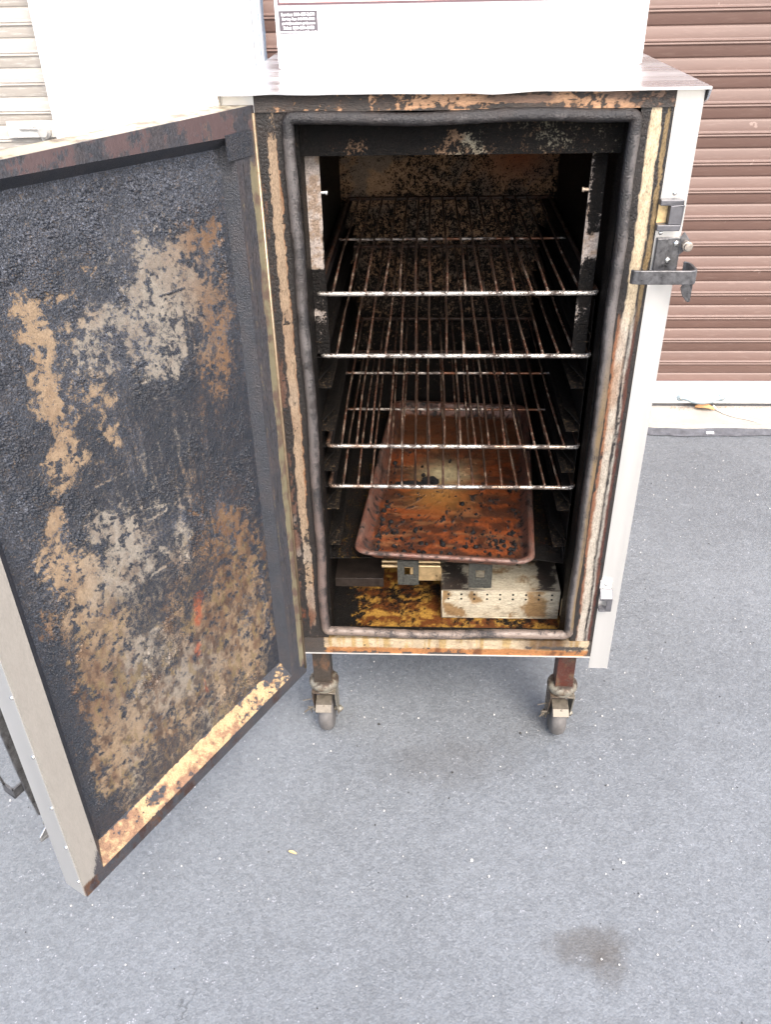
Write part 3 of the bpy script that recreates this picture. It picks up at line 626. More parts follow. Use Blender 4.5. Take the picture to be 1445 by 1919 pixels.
ring(b, (0, Wd, Z0, Z1, Z1), (a0, a1, c0, c1, c2), 0, 0, .003)
def pdoor(P):
    s, n, z = inv(P); N = len(s); f = fb(P, 35, 5, 83); fz = fb(P, 22, 5, 85, (1, 1, .35)); face = (n > -.002)
    free = (s > a1-.002); top = (z > c1-.0007+(c2-c1)*(s-a0)/(a1-a0)-.02*(s>a1)); bot = (z < c0+.001); hin = (s < a0+.001)
    c = np.tile(np.array([.62, .60, .56]), (N, 1)); so = np.full(N, -.6); m = np.full(N, .55)
    # inner face of the free-side rim: dull steel, grime at the groove edge near the bottom
    k = face & free & ~bot
    c[k] = S(205, 198, 188, .44); m[k] = .35; so[k] = (-.35+.9*sm(.50, .30, z)*sm(.582, .556, s)+.8*(fz-.5)+.5*sm(.34, .26, z))[k]
    k = face & top
    c[k] = mixc(np.tile(S(118, 98, 98, .40), (N, 1)), np.tile(S(170, 135, 115, .40), (N, 1)), sm(.5, .7, f))[k]; m[k] = .1; so[k] = (.60+1.2*(f-.5)-.18*np.exp(-((s-.1)/.06)**2))[k]
    k = face & bot
    c[k] = mixc(np.tile(S(75, 50, 42, .40), (N, 1)), np.tile(S(125, 88, 62, .36), (N, 1)), sm(.48, .68, fb(P, 60, 4, 87, (1, 1, .2))))[k]; m[k] = .1; so[k] = (.58+.8*(f-.5))[k]
    k = face & hin & ~bot & ~top
    t = s+(fb(P, 60, 4, 88, (1, 1, .3))-.5)*.006
    c[k] = mixc(np.tile(S(160, 152, 125, .42), (N, 1)), np.tile(S(130, 110, 100, .42), (N, 1)), sm(.4, .7, f))[k]; m[k] = .2
    so[k] = (.1+.85*sm(.017, .022, t)-.38*np.exp(-((t-.042)/.005)**2)+.5*sm(1.2, 1.28, z))[k]
    k = (~face) & (z > Z1-.001)
    c[k] = mixc(np.tile(S(220, 208, 175, .5), (N, 1)), np.tile(S(150, 125, 95, .4), (N, 1)), sm(.5, .65, f))[k]; m[k] = .2; so[k] = (.12+.8*(f-.5))[k]
    k = (~face) & (s < .001)
    c[k] = S(150, 140, 115, .45); so[k] = .1
    return dict(col=c, soot=so, metal=m)
door = b.build('door', M_edge, SM, paint=pdoor)
# sloping return between rim and pan
B_ = (.056, .534, .3080, 1.2755, 1.2960); NB = -.022
b = MB(); ring(b, (a0, a1, c0, c1, c2), B_, 0, NB, .0025)
def pbev(P):
    s, n, z = inv(P); N = len(s); f = fb(P, 40, 5, 93); f2 = fb(P, 160, 3, 94)
    bot = (z < .3082) & (s > .049) & (s < .552)
    t = (z-c0)/.0335; bot = bot & (s-a0 > t*.0079-.0005) & (a1-s > t*.0184-.0005)
    c = mixc(np.tile(S(240, 205, 155, .46), (N, 1)), np.tile(S(190, 140, 112, .36), (N, 1)), sm(.40, .62, f)*.85); so = np.full(N, .98)  # sunlit bottom return painted pale; shaded top and sides painted dark with the soot
    sb = .10+1.0*(f-.5)+.60*(f2-.5)+.36*np.exp(-((s-.430)/.035)**2)+.25*np.exp(-((s-.18)/.06)**2)+.5*sm(.20, .05, s)+.5*sm(.90, 1.0, t)
    so[bot] = sb[bot]; return dict(col=c, soot=so, metal=.25)
b.build('rim_return', sooty('rim_soot_shade', 70, .5, 520, soot=(.027, .031, .040), grain=300, gd=.0010, crough=.42, edge=.04), door, paint=pbev)
BL_TAN= [(0.411,1.161,0.02,0.013,1,0),(0.423,1.132,0.016,0.018,1,0),(0.409,1.117,0.021,0.022,1,0),(0.415,1.078,0.019,0.027,1,0),(0.418,1.04,0.018,0.025,1,0),(0.413,0.996,0.016,0.028,1,0),(0.411,0.95,0.028,0.019,1,0),(0.428,0.933,0.018,0.02,0.9,0),(0.452,0.875,0.015,0.028,0.9,0),(0.473,0.841,0.015,0.023,0.7,0),(0.455,0.811,0.024,0.028,0.9,0),(0.198,1.156,0.034,0.023,1,1),(0.128,1.164,0.037,0.02,1,2),(0.094,1.167,0.02,0.016,0.9,2),(0.171,1.112,0.054,0.033,1,1),(0.119,1.096,0.029,0.037,0.85,2),(0.111,1.045,0.029,0.039,0.8,2),(0.117,0.988,0.028,0.042,0.75,2),(0.116,0.925,0.019,0.026,0.55,2),(0.255,1.1,0.039,0.024,0.75,1),(0.317,1.114,0.028,0.02,0.75,1),(0.351,1.119,0.024,0.011,0.85,0),(0.341,1.093,0.028,0.023,0.7,1),(0.228,1.069,0.049,0.035,0.8,1),(0.197,1.018,0.053,0.017,0.8,1),(0.243,1.006,0.034,0.008,0.7,1),(0.311,1.068,0.026,0.024,0.6,1),(0.362,1.031,0.016,0.021,0.6,0),(0.342,1.003,0.019,0.021,0.6,0),(0.333,0.967,0.014,0.017,0.6,0),(0.248,1.189,0.009,0.005,0.7,0),(0.319,1.189,0.006,0.006,0.6,0),(0.305,1.175,0.005,0.005,0.6,0),(0.366,1.166,0.016,0.004,0.6,0),(0.397,1.169,0.016,0.007,0.8,0),(0.232,1.137,0.028,0.016,0.75,1),(0.375,0.843,0.03,0.014,0.85,1),(0.347,0.813,0.032,0.019,0.75,1),(0.34,0.776,0.032,0.022,0.7,1),(0.335,0.733,0.02,0.023,0.65,1),(0.441,0.779,0.028,0.027,0.9,0),(0.441,0.726,0.031,0.037,0.95,0),(0.396,0.744,0.031,0.029,0.8,1),(0.376,0.779,0.031,0.021,0.75,1),(0.433,0.659,0.033,0.038,0.8,0),(0.452,0.61,0.03,0.04,0.75,2),(0.453,0.544,0.03,0.038,0.7,2),(0.469,0.464,0.024,0.046,0.85,0),(0.491,0.423,0.015,0.036,0.8,0),(0.456,0.401,0.018,0.031,0.7,0),(0.4,0.579,0.032,0.042,0.7,1),(0.391,0.476,0.045,0.034,0.75,0),(0.416,0.444,0.033,0.025,0.75,0),(0.142,0.676,0.044,0.04,0.62,2),(0.121,0.594,0.055,0.054,0.62,2),(0.154,0.532,0.068,0.056,0.65,0),(0.107,0.447,0.053,0.072,0.6,0),(0.214,0.515,0.05,0.044,0.62,2),(0.265,0.467,0.074,0.043,0.75,1),(0.33,0.472,0.049,0.036,0.75,1),(0.189,0.418,0.062,0.04,0.7,0),(0.32,0.399,0.046,0.024,0.65,0),(0.133,0.386,0.029,0.036,0.6,0),(0.37,0.406,0.027,0.017,0.6,0),(0.147,0.723,0.019,0.018,0.6,2),(0.438,0.382,0.008,0.054,0.65,1),(0.257,0.369,0.017,0.035,0.55,1),(0.508,0.737,0.015,0.021,0.5,2),(0.222,0.904,0.016,0.009,0.4,1),(0.269,0.894,0.008,0.006,0.6,1),(0.248,0.73,0.01,0.028,0.6,1)]
BL_DARK= [(0.271,0.973,0.048,0.038,1),(0.199,0.906,0.091,0.05,1),(0.178,0.831,0.096,0.045,0.9),(0.268,0.849,0.073,0.034,0.8),(0.274,0.64,0.056,0.043,1),(0.329,0.635,0.03,0.025,0.8),(0.274,0.724,0.03,0.027,0.7),(0.311,0.974,0.012,0.037,0.7),(0.436,0.608,0.01,0.01,0.4),(0.39,0.319,0.078,0.029,0.7),(0.426,0.329,0.045,0.026,0.8),(0.312,0.309,0.041,0.028,0.7),(0.462,0.77,0.009,0.032,0.4),(0.362,0.964,0.017,0.043,0.3),(0.085,0.804,0.034,0.117,0.6),(0.433,0.903,0.023,0.016,0.5),(0.093,0.326,0.03,0.051,0.5)]
BL_LINES= [(0.394,0.898,0.327,0.893,0.0016,1),(0.329,0.822,0.293,0.815,0.0016,1),(0.293,0.815,0.251,0.798,0.0024,1),(0.251,0.798,0.207,0.751,0.0024,1),(0.35,0.801,0.267,0.796,0.0024,1),(0.319,0.704,0.248,0.703,0.002,1),(0.368,0.609,0.247,0.607,0.0024,1),(0.443,0.476,0.354,0.475,0.004,1),(0.354,0.475,0.188,0.463,0.004,1),(0.268,1.006,0.155,1.004,0.002,1),(0.293,0.742,0.262,0.694,0.0048,1),(0.079,0.661,0.035,0.661,0.0012,1),(0.208,1.112,0.161,1.109,0.0016,-1)]
BL_ORANGE= [(0.239,0.595,0.007,0.015),(0.257,0.496,0.011,0.018),(0.257,0.409,0.006,0.027),(0.248,0.576,0.023,0.031)]
def panel_fields(s, z):
    P = np.stack([s, 0*s, z], 1)
    wx = s+(fb(P, 30, 4, 101)-.5)*.030; wz = z+(fb(P+5, 30, 4, 102)-.5)*.040
    bare = np.zeros(len(s)); kc = np.zeros((len(s), 3)); kw = np.zeros(len(s))+1e-4
    KC = (S(200, 172, 140, .42), S(192, 182, 168, .42), S(165, 130, 100, .38))
    for (a, b_, ra, rb, w, k) in BL_TAN:
        d = np.sqrt(((wx-a)/ra)**2+((wz-b_)/rb)**2)/1.25; v = w*sm(1.5, .55, d); bare = np.maximum(bare, v)+.12*np.minimum(bare, v); g_ = np.exp(-d*d*.9)+1e-5; kc += g_[:, None]*KC[k]; kw += g_
    for (a, b_, ra, rb, w) in BL_DARK:
        d = np.sqrt(((wx-a)/ra)**2+((wz-b_)/rb)**2); bare = bare-w*.8*sm(1.35, .4, d)
    c = kc/kw[:, None]
    for (x0, y0, x1, y1, w, k) in BL_LINES:
        ux, uy = x1-x0, y1-y0; L = ux*ux+uy*uy; t = np.clip(((s-x0)*ux+(z-y0)*uy)/L, 0, 1); d = np.hypot(s-x0-t*ux, z-y0-t*uy); v = sm(w*1.5, w*.4, d+(fb(P, 300, 2, 7)-.5)*w*1.2)
        bare = np.maximum(bare, v*.66) if k > 0 else bare-v
    rl = random.Random(77)
    for i in range(34):           # fine wipe scratches, rising towards the hinge
        x0, y0 = rl.uniform(.08, .50), rl.uniform(.36, 1.12); L0 = rl.uniform(.015, .07); a_ = rl.gauss(.1, .35); x1, y1 = x0-L0*math.cos(a_), y0+L0*math.sin(a_)
        ux, uy = x1-x0, y1-y0; L = ux*ux+uy*uy; tt_ = np.clip(((s-x0)*ux+(z-y0)*uy)/L, 0, 1); d = np.hypot(s-x0-tt_*ux, z-y0-tt_*uy); bare = bare+sm(.0022, .0005, d)*rl.uniform(-.35, .40)
    for (a, b_, ra, rb) in BL_ORANGE:
        d = np.sqrt(((wx-a)/ra/.7)**2+((s*0+wz-b_)/rb)**2); v = sm(1.2, .5, d); c = mixc(c, np.tile(S(225, 112, 70, .38), (len(s), 1)), v*.75); bare = np.maximum(bare, v*.50)
    return bare, c
pn = MB(); pn.quad(D(B_[0], NB, B_[2]), D(B_[1], NB, B_[2]), D(B_[1], NB, B_[4]), D(B_[0], NB, B_[3]), res=.0021)
def ppan(P):
    s, n, z = inv(P); bare, c = panel_fields(s, z); f = fb(P, 16, 4, 111); f2 = fb(P, 90, 4, 112); f3 = fb(P, 230, 3, 113); lo = sm(.85, .55, z)
    # drip streaks run down the middle of the door
    st = fb(P, 110, 3, 115, (1, 1, .10)); mid = sm(.62, .75, z)*sm(1.0, .9, z)*sm(.10, .18, s)*sm(.40, .33, s)
    fs = fb(P, 55, 4, 130, (1, 1, .35)); so = .93-bare*.68+((f2-.5)*.8+(f3-.5)*.75+(fs-.5)*.25)*sm(.02, .30, bare)+.5*sm(.61, .68, fb(P, 75, 3, 116))*sm(.2, .6, bare)+(f-.5)*.12-.34*mid*sm(.50, .72, st)*(.3+f2)-.10*sm(.62,.8,f3)
    so = so-(.30+.20*sm(.45, .60, f))*lo*sm(.52, .46, s)*sm(.07, .12, s)+(f2-.5)*.35*lo
    # flecks of straw-coloured residue in the upper crust
    fl = np.exp(-((z-1.19)/.035)**2)*sm(.10, .16, s)*sm(.34, .26, s); so = so-.42*fl*sm(.52, .66, f3)*sm(.4, .6, f2)
    c = mixc(c, np.tile(S(140, 102, 78, .34), (len(s), 1)), sm(.46, .72, fb(P, 45, 5, 117, (1, 1, .6)))*(.25+.45*lo)); c = mixc(c, np.tile(S(88, 66, 60, .34), (len(s), 1)), sm(.46, .70, fb(P, 60, 5, 118, (1, 1, .6)))*.70*lo); c = mixc(c, np.tile(S(185, 160, 115, .36), (len(s), 1)), sm(.60, .75, fb(P, 90, 3, 120, (1, 1, .4)))*.6*lo); c = c*(1-.18*lo)[:, None]
    dk = np.zeros(len(s))
    for (a, b_, ra, rb, w) in BL_DARK: dk = np.maximum(dk, w*np.exp(-((s-a)/ra/1.3)**2-((z-b_)/rb/1.3)**2))
    rn = np.random.RandomState(11).rand(len(s)); du = np.clip((.14+.45*sm(1.17, 1.27, z)+.9*(fb(P, 9, 4, 119, (1, 1, .5))-.5)-.7*dk-.25*lo+.35*mid*(st-.5)+.55*(fb(P, 70, 3, 126, (1, 1, .12))-.5)*sm(1.12, 1.0, z))*(.25+1.6*rn**2)+.25*sm(.66, .80, f3)*(1-dk)+.55*(rn > .955)*(1-.7*dk), 0, 1)  # haze towards the top and scattered glints painted into the crust colour
    return dict(col=c, soot=so, metal=.05, dust_haze=du)
def dpan(P):
    s, n, z = inv(P); bare, c = panel_fields(s, z); f = fb(P, 170, 3, 121); g_ = fb(P, 60, 4, 122); e = sm(0, .02, np.minimum.reduce([s-B_[0], B_[1]-s, z-B_[2], B_[3]+(B_[4]-B_[3])*(s-B_[0])/(B_[1]-B_[0])-z]))
    rn = np.random.RandomState(5); j = rn.rand(len(s))**2; gr_ = .35+.65*sm(.35, .62, g_); big = .15+.85*sm(.38, .62, fb(P, 11, 3, 123)); h = sm(.62, .30, bare)*big*(.0004+.0026*j*gr_+.0012*sm(.45, .8, f)*gr_)+.0005*(g_-.5)+.00018*j
    # shallow stiffening creases and a dent
    h = h-.0012*np.exp(-((s-.295)/.004)**2)*0
    return (DN[None, :]*(h*e)[:, None])
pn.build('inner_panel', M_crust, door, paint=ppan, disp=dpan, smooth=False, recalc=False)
# seam strip on the hinge side, inner patch at the top corner
b = MB(); b.box(.0335, .0345, -.0008, .0006, .30, 1.29, T=D); b.build('seam', M_black, door)
def psk(P): return dict(col=np.tile(S(120, 100, 80, .3), (len(P), 1)), soot=.9, metal=0)
b = MB(); b.box(.012, .066, .0002, .0022, 1.262, 1.2955, res=.003, T=D); b.build('corner_patch', M_crust, door, paint=psk)
# outer steel skin seen on the free edge: folded cover strip with screws
b = MB(); b.box(Wd+.0002, Wd+.0014, -.047, -.0030, Z0+.0005, Z1-.001, T=D); b.build('edge_strip', M_steel, door, bev=.0003)
for z in (.285, .372, .465, .575, .69, .81, .93, 1.05, 1.17, 1.28):
    b = MB(); b.lathe(D(Wd+.0014, -.0075, z), DD, [(0, .0032), (.0012, .0030), (.002, .0012)], 12); b.build('edge_screw', M_zinc, door, smooth=True)
# hinge leaf and knuckle
b = MB(); b.tube([(-.3148, -.0030, .262), (-.3148, -.0030, 1.315)], .0026, 10); b.build('piano_hinge', plain('tan_hinge', (.20, .15, .10), .35, .6, .35, 60), SM, smooth=True)
# ---- outside of the door: long flat operating bar between two latches
b = MB()
pts = [(.605, -.088), (.606, -.092), (.578, -.094), (.577, -.090)]
for (za, zb) in ((.405, 1.12),):
    seg = 14
    for i in range(seg):
        u0 = za+(zb-za)*i/seg; u1 = za+(zb-za)*(i+1)/seg; g0 = -.062-.026*math.sin(math.pi*i/seg)**.5; g1 = -.062-.026*math.sin(math.pi*(i+1)/seg)**.5
        q = [D(.590, g0, u0), D(.562, g0, u0), D(.562, g0-.004, u0), D(.590, g0-.004, u0)]; r_ = [D(.590, g1, u1), D(.562, g1, u1), D(.562, g1-.004, u1), D(.590, g1-.004, u1)]
        b.add(q+r_, [(0, 1, 5, 4), (1, 2, 6, 5), (2, 3, 7, 6), (3, 0, 4, 7)]+([(0, 3, 2, 1)] if i == 0 else [])+([(4, 5, 6, 7)] if i == seg-1 else []))
hb = b.build('operating_bar', M_black, door, bev=.0008)
for z in (.395, 1.11):
    b = MB(); b.box(.556, .588, -.060, -.0462, z-.034, z+.006, T=D); b.prism([(.588, z-.020), (.602, z-.030), (.602, z-.040), (.585, z-.044), (.556, z-.034), (.556, z-.020)], 1, -.064, -.060, T=lambda s, n, zz: D(s, n, zz)); b.build('bar_bracket', M_zinc if False else plain('dull_bracket', (.30, .30, .30), .32, .8, .2, 100), door, bev=.0012)
    b = MB(); b.lathe(D(.576, -.066, z+.012), -DN, [(0, .0065), (.004, .0065), (.0045, .004), (.007, .0035)], 14); b.lathe(D(.585, -.0600, z-.008), -DN, [(0, .005), (.003, .004)], 12); b.build('bar_bolt', M_zinc, door, smooth=True, auto=40)
b = MB(); b.box(.566, .600, -.0960, -.0925, .437, .455, T=D); b.box(.596, .600, -.1180, -.0925, .437, .455, T=D); b.prism([(.596, .455), (.600, .455), (.602, .482), (.599, .478)], 1, -.118, -.114, T=D); b.box(.568, .578, -.0925, -.080, .440, .452, T=D)
b.build('hook_lever', M_black, door, bev=.001)

# ================================================================ LOOSE THINGS INSIDE
def prack(P):
    x, y, z = P[:, 0], P[:, 1], P[:, 2]; f = fb(P, 70, 4, 131); fr = sm(.010, .003, y)*1.0
    c = mixc(np.tile(S(150, 90, 60, .35), (len(x), 1)), np.tile(np.array([.60, .57, .53]), (len(x), 1)), np.clip(fr+.35*sm(.5, .7, f), 0, 1)); return dict(col=c, soot=.66-.24*fr+.75*(f-.5), metal=.15+.70*fr)
def pmid(P):
    f = fb(P, 50, 4, 132); return dict(col=mixc(np.tile(S(165, 105, 70, .4), (len(f), 1)), np.tile(np.array([.5, .46, .42]), (len(f), 1)), sm(.45, .6, f)), soot=.42+.6*(f-.5), metal=.4)
def pwire(P):
    f = fb(P, 60, 4, 133); g_ = fb(P, 14, 3, 134); return dict(col=mixc(np.tile(S(140, 98, 80, .42), (len(f), 1)), np.tile(S(210, 188, 168, .48), (len(f), 1)), sm(.5, .7, f)), soot=.52+.70*(g_-.5)-.05*sm(.20, .0, P[:, 1]), metal=.25)
W_, L_ = .4530, .640
def rack(loc, label):
    t = thing('wire_rack', label, 'oven rack', loc, 'wire racks in the smoker')
    return t
r0 = thing('wire_rack', 'topmost wire rack, the widest, with the whole burnt back wall seen through it', 'oven rack', (0, 0, 0), 'wire racks in the smoker')
h = W_/2; n = 6
fr = [(-h+.014, 0, 0)]
def dense(pts, st=.006):
    out = []
    for a, c in zip(pts[:-1], pts[1:]):
        a = Vector(a); c = Vector(c); k = max(1, int((c-a).length/st)); out += [a.lerp(c, j/k) for j in range(k)]
    return out+[Vector(pts[-1])]
cor = lambda cx_, cy_, r, a0_: [(cx_+r*math.cos(R(a0_+k*15)), cy_+r*math.sin(R(a0_+k*15)), 0) for k in range(7)]
loop = cor(h-.008, .008, .008, -90)+cor(h-.008, L_-.008, .008, 0)+cor(-h+.008, L_-.008, .008, 90)+cor(-h+.008, .008, .008, 180)
loop = dense(loop+[loop[0]], .006)[:-1]
b = MB(); b.tube(loop, .0040, 8, closed=True); b.build('rack_frame', M_rack, r0, paint=prack, smooth=True)
b = MB(); b.tube(dense([(-h+.006, .329, -.0042), (h-.006, .329, -.0042)]), .0030, 8); b.build('cross_rod', M_rack, r0, paint=pmid, smooth=True)
b = MB()
for i in range(1, 17):
    x = -h+W_*i/17+random.uniform(-.0022, .0022); sg = random.uniform(-.004, .004)
    pts = [(x, -.0005, .0012), (x, .001, .0034), (x, .006, .0042), (x+sg, .2, .0040), (x+sg*.5, .40, .0034), (x, L_-.006, .0040), (x, L_, .0020)]
    b.tube(dense(pts, .008), .0023, 6)
b.build('rack_wires', M_rack, r0, paint=pwire, smooth=True)
r0.location = (-.0221, .0600, RACKZ[0])
for z, lb in ((RACKZ[1], 'second wire rack from the top, just below the widest one'), (RACKZ[2], 'third wire rack from the top, its middle rod rusty, above the wide gap'), (RACKZ[3], 'lowest wire rack, just above the rusty sheet pan')):
    r = r0.copy(); COL.objects.link(r); r.location = (-.0221+random.uniform(-.001, .001), .0600, z); r.rotation_euler = (random.uniform(-.001, .001), random.uniform(-.003, .003), random.uniform(-.004, .004)); r['label'] = lb
    for ch in list(r0.children):
        q = ch.copy(); COL.objects.link(q); q.parent = r
        if z < .8 and ch.name.startswith('rack_frame'):      # the two lower frames are browner
            me = ch.data.copy(); q.data = me; n_ = len(me.vertices); P_ = np.zeros(n_*3); me.vertices.foreach_get('co', P_); P_ = P_.reshape(-1, 3); d_ = prack(P_+z)
            cc_ = np.ones((n_, 4)); cc_[:, :3] = mixc(prack(P_)['col'], np.tile(S(190, 150, 120, .5), (n_, 1)), sm(.4, .65, fb(P_, 40, 4, 171))*.8); me.color_attributes['stain'].data.foreach_set('color', cc_.ravel()); me.attributes['soot'].data.foreach_set('value', prack(P_)['soot']+.05)

# drip tray
def ptray(P):
    f = fb(P, 90, 4, 141); g_ = fb(P, 14, 3, 142); return dict(col=mixc(np.tile(S(150, 75, 35, .3), (len(f), 1)), np.tile(S(190, 150, 70, .3), (len(f), 1)), sm(.4, .6, f)), soot=1.0-.26*sm(.5, .66, g_)-.10*sm(.5, .7, f), metal=.05)
dt = thing('drip_tray', 'blackened drip tray spanning the chamber under the rusty sheet pan', 'drip tray', (-.027, .35, .499))
b = MB(); nx, ny = 80, 60; x0, x1 = -.2570, .2020; th = .0018
def tz(x, y): return .4990-.004*math.exp(-((x+.16)/.07)**2)*(1-min(1, (y-.06)/.2))*0+.0035*math.sin((x+.257)/.459*math.pi)*(1 if y < .07 else .4)-.0065*math.exp(-((x-.20)/.03)**2)*(y < .1)
g_v = []
for lay in (0, 1):
    for j in range(ny+1):
        for i in range(nx+1):
            x = x0+(x1-x0)*i/nx; y = .060+.63*j/ny; g_v.append((x, y, tz(x, y)-lay*th))
idx = lambda l, i, j: l*(nx+1)*(ny+1)+j*(nx+1)+i
fs = [(idx(0, i, j), idx(0, i+1, j), idx(0, i+1, j+1), idx(0, i, j+1)) for j in range(ny) for i in range(nx)]+[(idx(1, i, j), idx(1, i, j+1), idx(1, i+1, j+1), idx(1, i+1, j)) for j in range(ny) for i in range(nx)]+[(idx(1, i, 0), idx(1, i+1, 0), idx(0, i+1, 0), idx(0, i, 0)) for i in range(nx)]
b.add(g_v, fs); b.build('tray_sheet', M_int, dt, paint=ptray, smooth=True, auto=50)
for x in (x0, x1):
    b = MB(); s_ = 1 if x < 0 else -1; b.add([(x, .060, .497), (x, .69, .497), (x-s_*.002, .69, .545), (x-s_*.002, .115, .545), (x+s_*.0015, .060, .4985), (x+s_*.0015, .69, .4985), (x, .69, .546), (x, .117, .546)], [(0, 1, 2, 3), (4, 7, 6, 5), (0, 3, 7, 4), (3, 2, 6, 7)]); b.build('tray_side', M_slide, dt)
M_tab = plain('scaly_tab', (.030, .030, .026), .6, .0, .95, 220, 1.0, 300, .0014, spec=.2)
for (xa, xb, za, zb, hx, hz) in ((-.1229, -.0808, .4405, .4985, -.1010, .4750), (.0182, .0640, .4350, .4955, .0405, .4690)):
    b = MB(); w_ = .0088; y0, y1 = .050, .0535
    b.box(xa, hx-w_, y0, y1, za, zb); b.box(hx+w_, xb, y0, y1, za, zb); b.box(hx-w_, hx+w_, y0, y1, hz+w_*1.1, zb); b.box(hx-w_, hx+w_, y0, y1, za, hz-w_*1.1); b.box(xa, xb, y0, .075, zb, zb+.0015)
    b.build('hanging_tab', M_tab, dt, bev=.0008)
# sheet pan, slightly turned
PA = R(-4.6); pc, ps = math.cos(PA), math.sin(PA); PO = np.array([-.2080, .0320]); PWd, PLn = .3470, .668
def TP(u, v, z): return (PO[0]+u*pc-v*ps, PO[1]+u*ps+v*pc, z)
def rrect(x0, x1, y0, y1, r, n=10):
    out = []
    for cx_, cy_, a in ((x1-r, y0+r, -90), (x1-r, y1-r, 0), (x0+r, y1-r, 90), (x0+r, y0+r, 180)):
        for k in range(n+1): out.append((cx_+r*math.cos(R(a+90*k/n)), cy_+r*math.sin(R(a+90*k/n))))
    return out
def resamp(pts, m):
    P_ = np.array(pts+[pts[0]]); d_ = np.r_[0, np.cumsum(np.hypot(*np.diff(P_, axis=0).T))]; t = np.linspace(0, d_[-1], m, endpoint=False); return np.stack([np.interp(t, d_, P_[:, 0]), np.interp(t, d_, P_[:, 1])], 1)
ZP = .5035; m_ = 360; rings = []
prof = [(.0005, .0245, .030), (-.0015, .0275, .031), (.0010, .0310, .031), (.0050, .0318, .030), (.0090, .0300, .028), (.0115, .0250, .027), (.0160, .0130, .026), (.0210, .0040, .026), (.0260, .0004, .025)]
for (ins, zz, r) in prof: rings.append([TP(x, y, ZP+zz) for x, y in resamp(rrect(ins, PWd-ins, ins, PLn-ins, r), m_)])
b = MB()
for i in range(len(rings)-1): b.add(rings[i]+rings[i+1], [(k, (k+1) % m_, m_+(k+1) % m_, m_+k) for k in range(m_)])
# floor as concentric rings so that it can be painted and buckled finely
cen = np.array([PWd/2, PLn/2]); K = 46; last = resamp(rrect(.026, PWd-.026, .026, PLn-.026, .025), m_); prev = last
for k in range(1, K+1):
    t = 1-k/K*.985; cur = cen+(last-cen)*t; b.add([TP(x, y, ZP+.0004) for x, y in prev]+[TP(x, y, ZP+.0004) for x, y in cur], [(i, (i+1) % m_, m_+(i+1) % m_, m_+i) for i in range(m_)]); prev = cur
b.add([TP(x, y, ZP+.0004) for x, y in prev], [tuple(range(m_))])
def uvp(P):
    q = P[:, :2]-PO; return q[:, 0]*pc+q[:, 1]*ps, -q[:, 0]*ps+q[:, 1]*pc
def ppn(P):
    u, v = uvp(P); z = P[:, 2]-ZP; N = len(u); f = fb(P, 35, 5, 151); g_ = fb(P, 110, 4, 152); st = fb(np.stack([u, v, 0*u], 1), 60, 4, 153, (.25, 1, 1)); wall = sm(.001, .006, z); rim = sm(.020, .027, z)
    c = mixc(np.tile(S(180, 96, 54, .36), (N, 1)), np.tile(S(115, 68, 48, .32), (N, 1)), sm(.40, .62, f)); c = mixc(c, np.tile(S(95, 68, 56, .34), (N, 1)), sm(.46, .62, st)*.8); c = mixc(c, np.tile(S(185, 130, 90, .36), (N, 1)), sm(.60, .74, fb(np.stack([u, v, 0*u], 1), 90, 3, 158, (.2, 1, 1)))*.6)
    c = mixc(c, np.tile(S(210, 150, 80, .42), (N, 1)), np.exp(-((u-.15)/.055)**2-((v-.27)/.06)**2)*.8); c = mixc(c, np.tile(S(240, 225, 180, .50), (N, 1)), np.exp(-((u-.155)/.05)**2-((v-.36)/.045)**2)*.9)  # gold patch, then a bright spot of caught light painted pale on the floor
    c = mixc(c, np.tile(S(150, 100, 70, .36), (N, 1)), sm(.40, .52, v)*.6)
    c = mixc(c, np.tile(S(155, 106, 90, .38), (N, 1)), wall); c = mixc(c, np.tile(S(165, 128, 114, .36), (N, 1)), rim*sm(.3, .6, f))
    edge = sm(.050, .030, np.minimum.reduce([u, PWd-u, v, PLn-v]))*(1-wall)
    cr = np.maximum(fb(P, 130, 3, 155), fb(P, 60, 4, 159)-.02); so = .18+.75*sm(.74, .82, cr)*sm(.02, .12, v)*(1-.6*sm(.2, .35, v))*(1-wall*.4)+.22*edge+.30*(g_-.5)+.18*wall+.12*rim*sm(.5, .7, f)+.2*wall*sm(.5, .7, g_)*(1-rim)
    return dict(col=c, soot=so, metal=.12)
def dpn(P):
    u, v = uvp(P); z = P[:, 2]-ZP; cr = np.maximum(fb(P, 130, 3, 155), fb(P, 60, 4, 159)-.02); fl = sm(.004, .0005, z); h_ = .0030*sm(.70, .88, cr)*fl+.0008*(fb(P, 18, 3, 157)-.5)*fl; D_ = np.zeros_like(P); D_[:, 2] = np.maximum(h_, -.0002); return D_
sp = b.build('sheet_pan', M_rust, None, paint=ppn, disp=dpn, smooth=True)
tag(sp, 'rusty orange sheet pan dotted with charred crumbs, lying askew below the racks', 'baking pan')
# charred lumps on the pan
def lump(cx_, cy_, z, rx, ry, rz, seed, name='charred_lump'):
    bm = bmesh.new(); bmesh.ops.create_icosphere(bm, subdivisions=5, radius=1); me = bpy.data.meshes.new(name); bm.to_mesh(me); bm.free()
    N = len(me.vertices); P = np.zeros(N*3); me.vertices.foreach_get('co', P); P = P.reshape(-1, 3); k = .62+.75*fb(P, 2.2, 5, seed)*1.0+.35*(fb(P, 9, 3, seed+3)-.5); P = P*k[:, None]*np.array([rx, ry, rz]); P[:, 2] = np.maximum(P[:, 2], -rz*.25); P += np.array([cx_, cy_, z+rz*.25])
    me.vertices.foreach_set('co', P.ravel()); me.update(); o = bpy.data.objects.new(name, me); COL.objects.link(o); me.materials.append(M_lump); return o
M_lump = plain('glossy_char', (.005, .005, .0055), .5, 0, .5, 200, 1.0, 350, .002, spec=.18)
